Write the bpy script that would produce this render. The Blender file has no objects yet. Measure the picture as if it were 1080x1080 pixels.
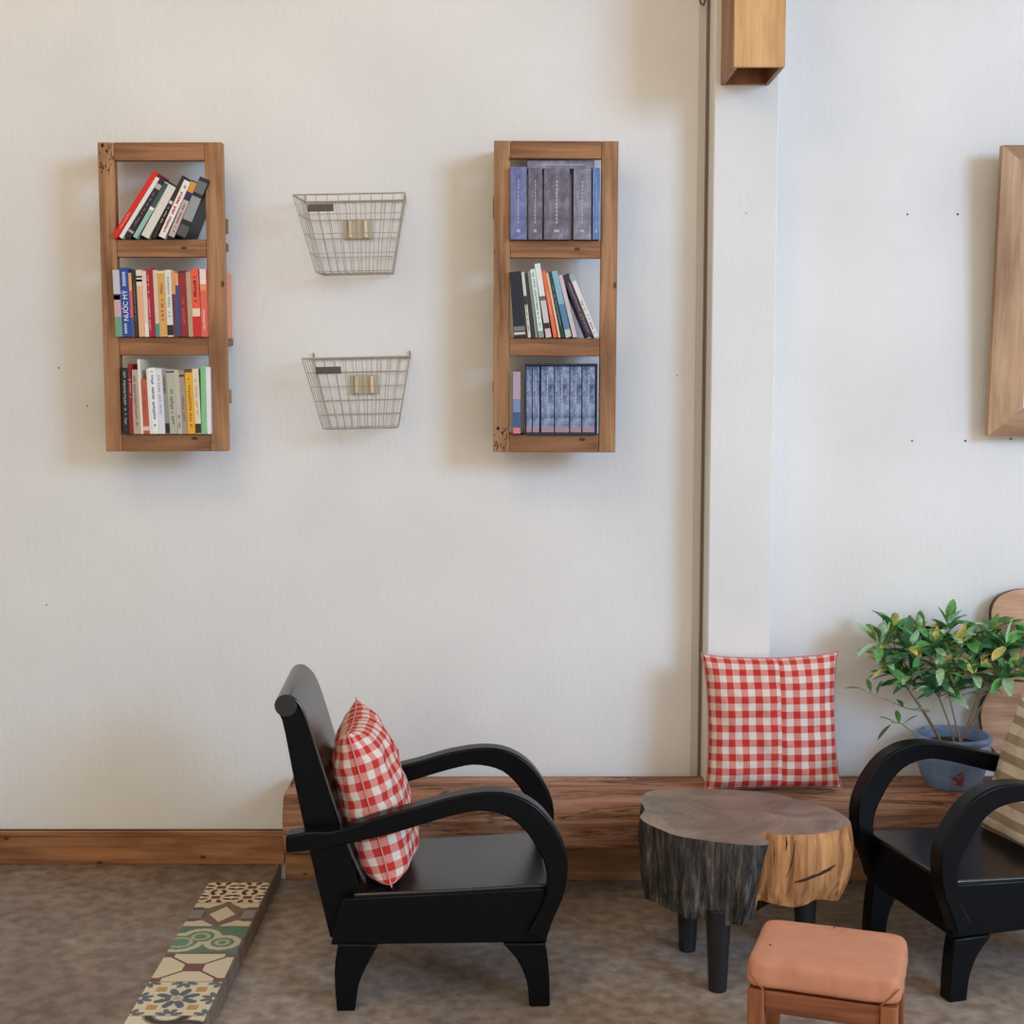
import bpy, math, random
from mathutils import Vector, Matrix, noise
random.seed(7)
SC = bpy.context.scene
COL = SC.collection
R = math.radians
# ------------------------------------------------------------------ camera model
F_PX = 1500.0
TH = math.atan(140 / 1500.0)
CT, ST = math.cos(TH), math.sin(TH)
EYE = Vector((0, 0, 1.5))
YW = 4.17                                   # the plaster wall


def ray(px, py):
    a = (px - 540) / F_PX
    b = (540 - py) / F_PX
    return Vector((a, CT + b * ST, -ST + b * CT))


def at(px, py, Y):
    d = ray(px, py)
    return EYE + d * (Y / d.y)


def onz(px, py, z):
    d = ray(px, py)
    return EYE + d * ((z - EYE.z) / d.z)


def lin(c):
    return tuple((v / 12.92 if v <= .04045 else ((v + .055) / 1.055) ** 2.4) for v in (x / 255. for x in c))


# ------------------------------------------------------------------ materials
MATS = {}


def newmat(name):
    m = bpy.data.materials.new(name)
    m.use_nodes = True
    nt = m.node_tree
    return m, nt, nt.nodes['Principled BSDF']


def plain(name, rgb, rough=.6, metal=0., spec=.5, bump=0., bscale=80):
    if name in MATS:
        return MATS[name]
    m, nt, b = newmat(name)
    b.inputs['Roughness'].default_value = rough
    b.inputs['Metallic'].default_value = metal
    b.inputs['Specular IOR Level'].default_value = spec
    tc = nt.nodes.new('ShaderNodeTexCoord')
    n = nt.nodes.new('ShaderNodeTexNoise')
    n.inputs['Scale'].default_value = bscale
    n.inputs['Detail'].default_value = 4
    nt.links.new(tc.outputs['Object'], n.inputs['Vector'])
    mx = nt.nodes.new('ShaderNodeMixRGB')
    c = lin(rgb)
    mx.inputs[1].default_value = (*[v * .93 for v in c], 1)
    mx.inputs[2].default_value = (*[min(1, v * 1.07) for v in c], 1)
    nt.links.new(n.outputs['Fac'], mx.inputs[0])
    nt.links.new(mx.outputs[0], b.inputs['Base Color'])
    if bump:
        bp = nt.nodes.new('ShaderNodeBump')
        bp.inputs['Strength'].default_value = bump
        bp.inputs['Distance'].default_value = .002
        nt.links.new(n.outputs['Fac'], bp.inputs['Height'])
        nt.links.new(bp.outputs[0], b.inputs['Normal'])
    MATS[name] = m
    return m


def ramp(nt, stops):
    r = nt.nodes.new('ShaderNodeValToRGB')
    e = r.color_ramp.elements
    while len(e) < len(stops):
        e.new(.5)
    for i, (p, c) in enumerate(stops):
        e[i].position = p
        e[i].color = (*lin(c), 1)
    return r


def wood(name, light, mid, dark, axis='Z', rough=.55, grain=1., seed=0., knots=True, bump=.25, spec=.35):
    """grain running along one object axis, with darker pores and some knots"""
    if name in MATS:
        return MATS[name]
    m, nt, b = newmat(name)
    b.inputs['Roughness'].default_value = rough
    b.inputs['Specular IOR Level'].default_value = spec
    tc = nt.nodes.new('ShaderNodeTexCoord')
    mp = nt.nodes.new('ShaderNodeMapping')
    sc = {'X': (1.6, 26, 26), 'Y': (26, 1.6, 26), 'Z': (26, 26, 1.6)}[axis]
    mp.inputs['Scale'].default_value = [v * grain for v in sc]
    mp.inputs['Location'].default_value = (seed * 3.1, seed * 1.7, seed * 2.3)
    nt.links.new(tc.outputs['Object'], mp.inputs['Vector'])
    n = nt.nodes.new('ShaderNodeTexNoise')
    n.inputs['Scale'].default_value = 1.6
    n.inputs['Detail'].default_value = 7
    n.inputs['Roughness'].default_value = .62
    n.inputs['Distortion'].default_value = .6
    nt.links.new(mp.outputs[0], n.inputs['Vector'])
    r = ramp(nt, [(.28, dark), (.5, mid), (.72, light)])
    nt.links.new(n.outputs['Fac'], r.inputs[0])
    n2 = nt.nodes.new('ShaderNodeTexNoise')
    n2.inputs['Scale'].default_value = 9
    n2.inputs['Detail'].default_value = 3
    mp2 = nt.nodes.new('ShaderNodeMapping')
    mp2.inputs['Scale'].default_value = {'X': (.35, 1.6, 1.6), 'Y': (1.6, .35, 1.6), 'Z': (1.6, 1.6, .35)}[axis]
    mp2.inputs['Location'].default_value = (seed, seed * 2, seed * .7)
    nt.links.new(tc.outputs['Object'], mp2.inputs['Vector'])
    nt.links.new(mp2.outputs[0], n2.inputs['Vector'])
    mx = nt.nodes.new('ShaderNodeMixRGB')
    mx.blend_type = 'MULTIPLY'
    r2 = ramp(nt, [(.3, (200, 190, 182)), (.6, (255, 255, 255))])
    nt.links.new(n2.outputs['Fac'], r2.inputs[0])
    mx.inputs[0].default_value = 1
    nt.links.new(r.outputs[0], mx.inputs[1])
    nt.links.new(r2.outputs[0], mx.inputs[2])
    last = mx
    if knots:
        v = nt.nodes.new('ShaderNodeTexVoronoi')
        v.inputs['Scale'].default_value = 9
        mp3 = nt.nodes.new('ShaderNodeMapping')
        mp3.inputs['Scale'].default_value = {'X': (.8, 1.5, 1.5), 'Y': (1.5, .8, 1.5), 'Z': (1.5, 1.5, .8)}[axis]
        mp3.inputs['Location'].default_value = (seed * .31, .2, seed * .53)
        nt.links.new(tc.outputs['Object'], mp3.inputs['Vector'])
        nt.links.new(mp3.outputs[0], v.inputs['Vector'])
        r3 = ramp(nt, [(.045, (62, 38, 26)), (.085, (255, 255, 255))])
        nt.links.new(v.outputs['Distance'], r3.inputs[0])
        mk = nt.nodes.new('ShaderNodeMixRGB')
        mk.blend_type = 'MULTIPLY'
        mk.inputs[0].default_value = .8
        nt.links.new(mx.outputs[0], mk.inputs[1])
        nt.links.new(r3.outputs[0], mk.inputs[2])
        last = mk
    nt.links.new(last.outputs[0], b.inputs['Base Color'])
    bp = nt.nodes.new('ShaderNodeBump')
    bp.inputs['Strength'].default_value = bump
    bp.inputs['Distance'].default_value = .002
    nt.links.new(n.outputs['Fac'], bp.inputs['Height'])
    nt.links.new(bp.outputs[0], b.inputs['Normal'])
    MATS[name] = m
    return m


def plaster():
    m, nt, b = newmat('plaster')
    b.inputs['Roughness'].default_value = .85
    b.inputs['Specular IOR Level'].default_value = .2
    tc = nt.nodes.new('ShaderNodeTexCoord')
    mp = nt.nodes.new('ShaderNodeMapping')
    mp.inputs['Scale'].default_value = (60, 60, 22)
    nt.links.new(tc.outputs['Object'], mp.inputs[0])
    n = nt.nodes.new('ShaderNodeTexNoise')
    n.inputs['Scale'].default_value = 1
    n.inputs['Detail'].default_value = 5
    nt.links.new(mp.outputs[0], n.inputs['Vector'])
    n2 = nt.nodes.new('ShaderNodeTexNoise')
    n2.inputs['Scale'].default_value = 2.2
    n2.inputs['Detail'].default_value = 4
    nt.links.new(tc.outputs['Object'], n2.inputs['Vector'])
    r = ramp(nt, [(.3, (226, 224, 221)), (.7, (236, 234, 231))])
    nt.links.new(n2.outputs['Fac'], r.inputs[0])
    nt.links.new(r.outputs[0], b.inputs['Base Color'])
    bp = nt.nodes.new('ShaderNodeBump')
    bp.inputs['Strength'].default_value = .32
    bp.inputs['Distance'].default_value = .004
    nt.links.new(n.outputs['Fac'], bp.inputs['Height'])
    nt.links.new(bp.outputs[0], b.inputs['Normal'])
    return m


def concrete(name='polished_concrete', cs=((130, 115, 103), (166, 150, 137), (198, 184, 170))):
    m, nt, b = newmat(name)
    tc = nt.nodes.new('ShaderNodeTexCoord')
    n = nt.nodes.new('ShaderNodeTexNoise')
    n.inputs['Scale'].default_value = 1.7
    n.inputs['Detail'].default_value = 9
    n.inputs['Roughness'].default_value = .74
    n.inputs['Distortion'].default_value = .5
    nt.links.new(tc.outputs['Object'], n.inputs['Vector'])
    r = ramp(nt, [(.24, cs[0]), (.48, cs[1]), (.76, cs[2])])
    nt.links.new(n.outputs['Fac'], r.inputs[0])
    v = nt.nodes.new('ShaderNodeTexNoise')
    v.inputs['Scale'].default_value = 26
    v.inputs['Detail'].default_value = 6
    nt.links.new(tc.outputs['Object'], v.inputs['Vector'])
    r2 = ramp(nt, [(.35, (205, 200, 196)), (.65, (255, 255, 255))])
    nt.links.new(v.outputs['Fac'], r2.inputs[0])
    mx = nt.nodes.new('ShaderNodeMixRGB')
    mx.blend_type = 'MULTIPLY'
    mx.inputs[0].default_value = 1
    nt.links.new(r.outputs[0], mx.inputs[1])
    nt.links.new(r2.outputs[0], mx.inputs[2])
    nt.links.new(mx.outputs[0], b.inputs['Base Color'])
    b.inputs['Roughness'].default_value = .5
    b.inputs['Specular IOR Level'].default_value = .35
    bp = nt.nodes.new('ShaderNodeBump')
    bp.inputs['Strength'].default_value = .1
    bp.inputs['Distance'].default_value = .003
    nt.links.new(v.outputs['Fac'], bp.inputs['Height'])
    nt.links.new(bp.outputs[0], b.inputs['Normal'])
    return m


def gingham():
    m, nt, b = newmat('red_gingham')
    b.inputs['Roughness'].default_value = .9
    b.inputs['Specular IOR Level'].default_value = .15
    tc = nt.nodes.new('ShaderNodeTexCoord')
    sp = nt.nodes.new('ShaderNodeSeparateXYZ')
    nt.links.new(tc.outputs['UV'], sp.inputs[0])

    def mth(op, a, v=None):
        n = nt.nodes.new('ShaderNodeMath')
        n.operation = op
        for i, s in enumerate((a, v)):
            if s is None:
                continue
            if isinstance(s, (int, float)):
                n.inputs[i].default_value = s
            else:
                nt.links.new(s, n.inputs[i])
        return n.outputs[0]
    a = mth('LESS_THAN', mth('FRACT', sp.outputs[0]), .5)
    c = mth('LESS_THAN', mth('FRACT', sp.outputs[1]), .5)
    t = mth('MULTIPLY', mth('ADD', a, c), .5)
    r = ramp(nt, [(0, (240, 228, 220)), (.5, (228, 152, 142)), (1, (206, 62, 58))])
    r.color_ramp.interpolation = 'CONSTANT'
    r.color_ramp.elements[1].position = .25
    r.color_ramp.elements[2].position = .75
    nt.links.new(t, r.inputs[0])
    wv = nt.nodes.new('ShaderNodeTexNoise')
    wv.inputs['Scale'].default_value = 14
    wv.inputs['Detail'].default_value = 2
    nt.links.new(tc.outputs['UV'], wv.inputs['Vector'])
    r2 = ramp(nt, [(.3, (222, 218, 214)), (.7, (255, 255, 255))])
    nt.links.new(wv.outputs['Fac'], r2.inputs[0])
    mx = nt.nodes.new('ShaderNodeMixRGB')
    mx.blend_type = 'MULTIPLY'
    mx.inputs[0].default_value = 1
    nt.links.new(r.outputs[0], mx.inputs[1])
    nt.links.new(r2.outputs[0], mx.inputs[2])
    nt.links.new(mx.outputs[0], b.inputs['Base Color'])
    bp = nt.nodes.new('ShaderNodeBump')
    bp.inputs['Strength'].default_value = .15
    bp.inputs['Distance'].default_value = .001
    nt.links.new(wv.outputs['Fac'], bp.inputs['Height'])
    nt.links.new(bp.outputs[0], b.inputs['Normal'])
    return m


def striped():
    m, nt, b = newmat('striped_linen')
    b.inputs['Roughness'].default_value = .9
    b.inputs['Specular IOR Level'].default_value = .15
    tc = nt.nodes.new('ShaderNodeTexCoord')
    sp = nt.nodes.new('ShaderNodeSeparateXYZ')
    nt.links.new(tc.outputs['UV'], sp.inputs[0])
    fr = nt.nodes.new('ShaderNodeMath')
    fr.operation = 'FRACT'
    nt.links.new(sp.outputs[1], fr.inputs[0])
    r = ramp(nt, [(0, (214, 200, 180)), (.5, (164, 146, 126)), (.97, (214, 200, 180))])
    r.color_ramp.interpolation = 'CONSTANT'
    nt.links.new(fr.outputs[0], r.inputs[0])
    nt.links.new(r.outputs[0], b.inputs['Base Color'])
    return m


def vcol_mat(name, rough=.5):
    m, nt, b = newmat(name)
    b.inputs['Roughness'].default_value = rough
    b.inputs['Specular IOR Level'].default_value = .3
    a = nt.nodes.new('ShaderNodeAttribute')
    a.attribute_name = 'pattern'
    nt.links.new(a.outputs['Color'], b.inputs['Base Color'])
    return m


def mottled(name, stops, scale=30, rough=.5, stretch=(1, 1, 1), detail=5):
    if name in MATS:
        return MATS[name]
    m, nt, b = newmat(name)
    b.inputs['Roughness'].default_value = rough
    b.inputs['Specular IOR Level'].default_value = .35
    tc = nt.nodes.new('ShaderNodeTexCoord')
    mp = nt.nodes.new('ShaderNodeMapping')
    mp.inputs['Scale'].default_value = stretch
    nt.links.new(tc.outputs['Object'], mp.inputs[0])
    n = nt.nodes.new('ShaderNodeTexNoise')
    n.inputs['Scale'].default_value = scale
    n.inputs['Detail'].default_value = detail
    n.inputs['Roughness'].default_value = .7
    nt.links.new(mp.outputs[0], n.inputs['Vector'])
    r = ramp(nt, stops)
    nt.links.new(n.outputs['Fac'], r.inputs[0])
    nt.links.new(r.outputs[0], b.inputs['Base Color'])
    bp = nt.nodes.new('ShaderNodeBump')
    bp.inputs['Strength'].default_value = .2
    bp.inputs['Distance'].default_value = .001
    nt.links.new(n.outputs['Fac'], bp.inputs['Height'])
    nt.links.new(bp.outputs[0], b.inputs['Normal'])
    MATS[name] = m
    return m


# ------------------------------------------------------------------ mesh helpers
class MB:
    def __init__(s):
        s.v, s.f, s.m, s.uv = [], [], [], {}

    def add(s, vs, fs, mat=0):
        o = len(s.v)
        s.v += [tuple(v) for v in vs]
        for f in fs:
            s.f.append([i + o for i in f])
            s.m.append(mat)
        return o

    def box(s, c, d, mat=0, rot=None):
        h = Vector(d) / 2
        vs = []
        for z in (-1, 1):
            for x, y in ((-1, -1), (1, -1), (1, 1), (-1, 1)):
                p = Vector((x * h.x, y * h.y, z * h.z))
                if rot is not None:
                    p = rot @ p
                vs.append(p + Vector(c))
        s.add(vs, [(3, 2, 1, 0), (4, 5, 6, 7), (0, 1, 5, 4), (1, 2, 6, 5), (2, 3, 7, 6), (3, 0, 4, 7)], mat)

    def span(s, x0, x1, y0, y1, z0, z1, mat=0):
        s.box(((x0 + x1) / 2, (y0 + y1) / 2, (z0 + z1) / 2), (abs(x1 - x0), abs(y1 - y0), abs(z1 - z0)), mat)

    def band(s, A, B, y0, y1, mat=0):
        """solid between two (x,z) polylines of equal count, from y0 to y1"""
        n = len(A)
        vs = []
        for (a, b) in zip(A, B):
            vs += [(a[0], y0, a[1]), (b[0], y0, b[1]), (b[0], y1, b[1]), (a[0], y1, a[1])]
        fs = []
        for i in range(n - 1):
            o, q = i * 4, i * 4 + 4
            for k in range(4):
                k2 = (k + 1) % 4
                fs.append((o + k, o + k2, q + k2, q + k))
        fs += [(3, 2, 1, 0), (n * 4 - 4, n * 4 - 3, n * 4 - 2, n * 4 - 1)]
        s.add(vs, fs, mat)

    def tube(s, pts, r, n=8, closed=False, mat=0):
        pts = [Vector(p) for p in pts]
        N = len(pts)
        rs = r if isinstance(r, (list, tuple)) else [r] * N
        vs = []
        ref = None
        for i, p in enumerate(pts):
            if closed:
                t = pts[(i + 1) % N] - pts[i - 1]
            else:
                t = pts[min(i + 1, N - 1)] - pts[max(i - 1, 0)]
            t.normalize()
            if ref is None:
                ref = Vector((0, 0, 1)) if abs(t.z) < .9 else Vector((1, 0, 0))
            u = t.cross(ref)
            if u.length < 1e-4:
                u = t.cross(Vector((0, 1, 0)))
            u.normalize()
            w = u.cross(t)
            ref = w
            for k in range(n):
                a = 2 * math.pi * k / n
                vs.append(p + u * math.cos(a) * rs[i] + w * math.sin(a) * rs[i])
        fs = []
        for i in range(N if closed else N - 1):
            j = (i + 1) % N
            for k in range(n):
                k2 = (k + 1) % n
                fs.append((i * n + k, i * n + k2, j * n + k2, j * n + k))
        if not closed:
            fs += [tuple(range(n)), tuple(range(N * n - 1, (N - 1) * n - 1, -1))]
        s.add(vs, fs, mat)

    def lathe(s, prof, n=40, c=(0, 0, 0), mat=0):
        vs, fs = [], []
        for r, z in prof:
            for k in range(n):
                a = 2 * math.pi * k / n
                vs.append((c[0] + r * math.cos(a), c[1] + r * math.sin(a), c[2] + z))
        for i in range(len(prof) - 1):
            for k in range(n):
                k2 = (k + 1) % n
                fs.append((i * n + k, i * n + k2, (i + 1) * n + k2, (i + 1) * n + k))
        s.add(vs, fs, mat)

    def prism(s, out, y0, y1, mat=0, side=None):
        """extrude an (x,z) outline along y"""
        n = len(out)
        vs = [(x, y0, z) for x, z in out] + [(x, y1, z) for x, z in out]
        s.add(vs, [tuple(range(n)), tuple(range(2 * n - 1, n - 1, -1))], mat)
        s.add(vs, [(i, i + n, (i + 1) % n + n, (i + 1) % n) for i in range(n)], mat if side is None else side)

    def build(s, name, mats, parent=None, bevel=0, seg=2, smooth=None, sub=0):
        me = bpy.data.meshes.new(name)
        me.from_pydata(s.v, [], s.f)
        for m in (mats if isinstance(mats, (list, tuple)) else [mats]):
            me.materials.append(m)
        me.polygons.foreach_set('material_index', s.m)
        import bmesh
        bm = bmesh.new()
        bm.from_mesh(me)
        bmesh.ops.recalc_face_normals(bm, faces=bm.faces)
        bm.to_mesh(me)
        bm.free()
        if smooth is not None or bevel:
            me.polygons.foreach_set('use_smooth', [True] * len(me.polygons))
            me.set_sharp_from_angle(angle=R(smooth if smooth is not None else 40))
        o = bpy.data.objects.new(name, me)
        COL.objects.link(o)
        if parent is not None:
            o.parent = parent
        if bevel:
            b = o.modifiers.new('bevel', 'BEVEL')
            b.width = bevel
            b.segments = seg
            b.limit_method = 'ANGLE'
            b.angle_limit = R(35)
        if sub:
            d = o.modifiers.new('sub', 'SUBSURF')
            d.levels = d.render_levels = sub
        return o


def tag(o, label, cat, group=None):
    o['label'] = label
    o['category'] = cat
    if group:
        o['group'] = group
    return o


def thing(name, loc, label, cat, group=None, rot=(0, 0, 0)):
    o = bpy.data.objects.new(name, None)
    o.empty_display_size = .1
    o.location = loc
    o.rotation_euler = rot
    COL.objects.link(o)
    return tag(o, label, cat, group)


def struct(o):
    o['kind'] = 'structure'
    return o


def smooth_line(pts, n):
    """Catmull-Rom through points, resampled to n points of even arc length"""
    P = [Vector(p) for p in pts]
    P = [P[0] * 2 - P[1]] + P + [P[-1] * 2 - P[-2]]
    fine = []
    for i in range(1, len(P) - 2):
        p0, p1, p2, p3 = P[i - 1:i + 3]
        for k in range(16):
            t = k / 16
            fine.append(.5 * ((2 * p1) + (p2 - p0) * t + (2 * p0 - 5 * p1 + 4 * p2 - p3) * t * t + (3 * p1 - p0 - 3 * p2 + p3) * t ** 3))
    fine.append(P[-2])
    L = [0]
    for a, b in zip(fine, fine[1:]):
        L.append(L[-1] + (b - a).length)
    out, j = [], 0
    for k in range(n):
        s_ = L[-1] * k / (n - 1)
        while j < len(L) - 2 and L[j + 1] < s_:
            j += 1
        d = L[j + 1] - L[j]
        out.append(fine[j].lerp(fine[j + 1], 0 if d < 1e-9 else (s_ - L[j]) / d))
    return out


# ------------------------------------------------------------------ shared materials
M_PLASTER = plaster()
M_CONC = concrete()
M_CONC_UP = concrete('raised_concrete', ((108, 92, 80), (140, 122, 107), (168, 152, 137)))  # same concrete in darker tones; the weaker key light at left is coloured in
M_GING = gingham()
M_STRIPE = striped()
M_BLACK = plain('black_lacquer', (7, 9, 13), .30, spec=.17, bump=.05, bscale=60)
SHELFW = ((192, 148, 108), (166, 121, 83), (118, 80, 52))
W_Z = [wood('shelf_wood_upright%d' % i, *SHELFW, 'Z', seed=i * 2.3) for i in range(2)]
W_X = [wood('shelf_wood_rail%d' % i, (186, 138, 98), (158, 110, 74), (110, 72, 46), 'X', seed=1 + i * 1.9) for i in range(2)]
M_POLISH = plain('black_lacquer_polished', (10, 12, 16), .26, spec=.9, bump=.04, bscale=40)
M_DARKHOLE = plain('dark_hole', (40, 36, 34), .9)

# ------------------------------------------------------------------ the room
ZP = .05                                    # raised floor at the left
XE = -.695                                  # its edge
m = MB()
m.span(-4, 4.2, YW, YW + .14, -.1, 3.7)
wall = struct(m.build('wall_back', M_PLASTER))
m = MB()
for px, py, r in ((957, 226, 2.0), (1010, 226, 2.4), (962, 465, 2.0), (1018, 465, 2.4), (1066, 463, 2.4), (787, 225, 1.2), (714, 396, 1.4), (49, 638, 1.6), (62, 388, 1.8), (92, 428, 1.8)):
    yy = YW if px < 738 or px > 818 else 4.06
    p = at(px, py, yy)
    m.tube([(p.x, yy - .0012, p.z), (p.x, yy + .004, p.z)], r * .0013, 8)
m.build('screw_hole', M_DARKHOLE, wall)['kind'] = 'stuff'
m = MB()
XC0, XC1 = at(749.5, 400, 4.06).x, at(817, 400, 4.06).x
m.span(XC0, XC1, 4.06, YW, 0, 3.7)
struct(m.build('wall_pillar', M_PLASTER, None, .004))
xs = at(741.0, 400, YW).x
m = MB()
m.span(xs, XC0 - .0005, YW - .006, YW, 0, 3.7)
struct(m.build('trim_1', plain('trim_joint', (128, 112, 100), .85, bump=.2)))
m = MB()
m.span(at(733, 400, YW).x, xs - .001, YW - .005, YW, 0, 3.7)
struct(m.build('trim_2', plain('trim_grey', (204, 198, 192), .75, bump=.2), None, .001))
m = MB()
m.span(-4, 4.2, -3, YW, -.12, 0)
struct(m.build('floor', M_CONC))
m = MB()
m.span(-4, XE, -3, YW, 0, ZP)
struct(m.build('floor_raised', M_CONC_UP, None, .004))
m = MB()
m.span(-4, 4.2, 0.2, YW, 3.62, 3.7)
struct(m.build('ceiling', plain('ceiling_paint', (226, 214, 196), .9)))
m = MB()
m.span(-4.1, -4, -3, YW, -.1, 3.7)
struct(m.build('wall_left', plain('left_wall_paint', (222, 208, 186), .9)))
W_BASE = wood('baseboard_wood', (190, 138, 98), (166, 114, 76), (130, 86, 54), 'X', seed=4.2, rough=.5)
zt = at(150, 876, YW - .016).z
m = MB()
m.span(-4, XE + .012, YW - .016, YW, ZP, zt)
m.span(-4, XE + .012, YW - .019, YW, zt - .018, zt)
struct(m.build('baseboard_left', W_BASE, None, .002))
m = MB()
m.span(XE + .014, 4.2, YW - .016, YW, 0, at(310, 891, YW - .016).z)
struct(m.build('baseboard_right', wood('baseboard_wood_low', (186, 140, 98), (160, 116, 78), (124, 86, 56), 'X', seed=7.7), None, .002))

# patterned cement tiles set in the step
CREAM, INK = (214, 196, 166), (58, 44, 42)


def t_star(u, v):
    for k in (1,):
        pass
    a, b = (u * 2) % 1 * 2 - 1, (v * 2) % 1 * 2 - 1
    r, th = math.hypot(a, b), math.atan2(b, a)
    if abs(a) < .3 and abs(b) < .3:
        return (128, 66, 50)
    # slim dark petals around each rosette
    for k in range(8):
        ph = k * math.pi / 4 + math.pi / 8
        x = a * math.cos(ph) + b * math.sin(ph) - .8
        y = -a * math.sin(ph) + b * math.cos(ph)
        if (x / .3) ** 2 + (y / .15) ** 2 < 1:
            return INK
    if abs(a) > .86 and abs(b) > .86:
        return (128, 66, 50)
    return (222, 200, 172)


def t_lozenge(u, v):
    a, b = u - .5, v - .5
    if abs(a) / .2 + abs(b) / .33 < 1:
        return CREAM
    if abs(b) < .3 - .0 and abs(a) > .24 + .1 * abs(b) / .3:
        if abs(b) < .18 and abs(a) > .3:
            return (134, 126, 120)
        return (92, 80, 72)
    if abs(b) > .26 and abs(a) > .04 + (.5 - abs(b)) * .9:
        return CREAM
    return (116, 98, 84)


def t_scroll(u, v):
    def sd(p, q):
        return min(math.hypot(p - .36, (q - .62)) - .25, math.hypot(p - .72, (q - .40)) - .22, math.hypot(p - .1, q - .4) - .3)
    d = sd(u, v)
    if v < .06:
        return (120, 84, 66) if .5 < u < .86 else (86, 118, 98)
    if abs(d) < .05:
        return (196, 190, 158)
    if .05 <= abs(d) < .075:
        return (110, 104, 80)
    if -.16 < d < -.11:
        return (178, 176, 144)
    if d < 0:
        return (98, 136, 112)
    return (88, 122, 100)


def t_cross(u, v):
    a, b = abs(u - .5), abs(v - .5)
    if (a < .15 and b < .15 and a + b < .24):
        return (120, 74, 66)
    if a > .36 and b > .38:
        return (122, 76, 66)
    if abs(a - b) < .025:
        return (78, 52, 48)
    return (216, 200, 168)


def t_bloom(u, v):
    a, b = u - .5, v - .5
    r = math.hypot(a, b)
    if r < .06:
        return (190, 160, 120)
    for k in range(8):
        ph = k * math.pi / 4 + math.pi / 8
        x = a * math.cos(ph) + b * math.sin(ph) - .19
        y = -a * math.sin(ph) + b * math.cos(ph)
        if (x / .12) ** 2 + (y / .055) ** 2 < 1:
            return (88, 96, 106)
    for cx in (-.27, .27):
        for cy in (-.27, .27):
            if abs(a - cx) < .07 and abs(b - cy) < .07:
                return (192, 148, 82)
    for cx, cy in ((.5, .5), (-.5, .5), (.5, -.5), (-.5, -.5), (.5, 0), (-.5, 0), (0, .5), (0, -.5)):
        for k in range(8):
            ph = k * math.pi / 4 + math.pi / 8
            dx, dy = a - cx, b - cy
            x = dx * math.cos(ph) + dy * math.sin(ph) - .12
            y = -dx * math.sin(ph) + dy * math.cos(ph)
            if (x / .08) ** 2 + (y / .04) ** 2 < 1:
                return (98, 104, 110)
    return (218, 204, 172)


def t_swirl(u, v):
    d = min(abs(math.hypot(u - .25, v - .3) - .3), abs(math.hypot(u - .8, v - .5) - .32), abs(math.hypot(u - .5, v - 1.05) - .25))
    return (62, 44, 46) if d < .05 else ((150, 140, 120) if d < .08 else (220, 208, 184))


rows = [3.995, 3.835, 3.664, 3.482, 3.314, 3.130, 2.955]
m = MB()
cols = []
G = 56
x0, x1 = XE - .181, XE - .004
for ti, fn in enumerate((t_star, t_lozenge, t_scroll, t_cross, t_bloom, t_swirl)):
    ya, yb = rows[ti + 1] + .0015, rows[ti] - .0015
    for i in range(G):
        for j in range(G):
            xa, xb = x0 + (x1 - x0) * i / G, x0 + (x1 - x0) * (i + 1) / G
            y0, y1 = ya + (yb - ya) * j / G, ya + (yb - ya) * (j + 1) / G
            z = ZP + .0015
            m.add([(xa, y0, z), (xb, y0, z), (xb, y1, z), (xa, y1, z)], [(0, 1, 2, 3)])
            cols.append(lin(fn((i + .5) / G, (j + .5) / G)))
m.span(x0, x1, rows[-1], rows[0], ZP - .004, ZP + .0012)
cols += [lin((120, 108, 96))] * 6
ts = m.build('floor_tile_strip', vcol_mat('cement_tile', .45))
struct(ts)
att = ts.data.color_attributes.new('pattern', 'FLOAT_COLOR', 'CORNER')
k = 0
for p, c in zip(ts.data.polygons, cols):
    for li in p.loop_indices:
        att.data[li].color = (*c, 1)

# ------------------------------------------------------------------ wall shelves
YS = 4.00                                   # front of the shelf frames
SH_D = YW - YS


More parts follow.
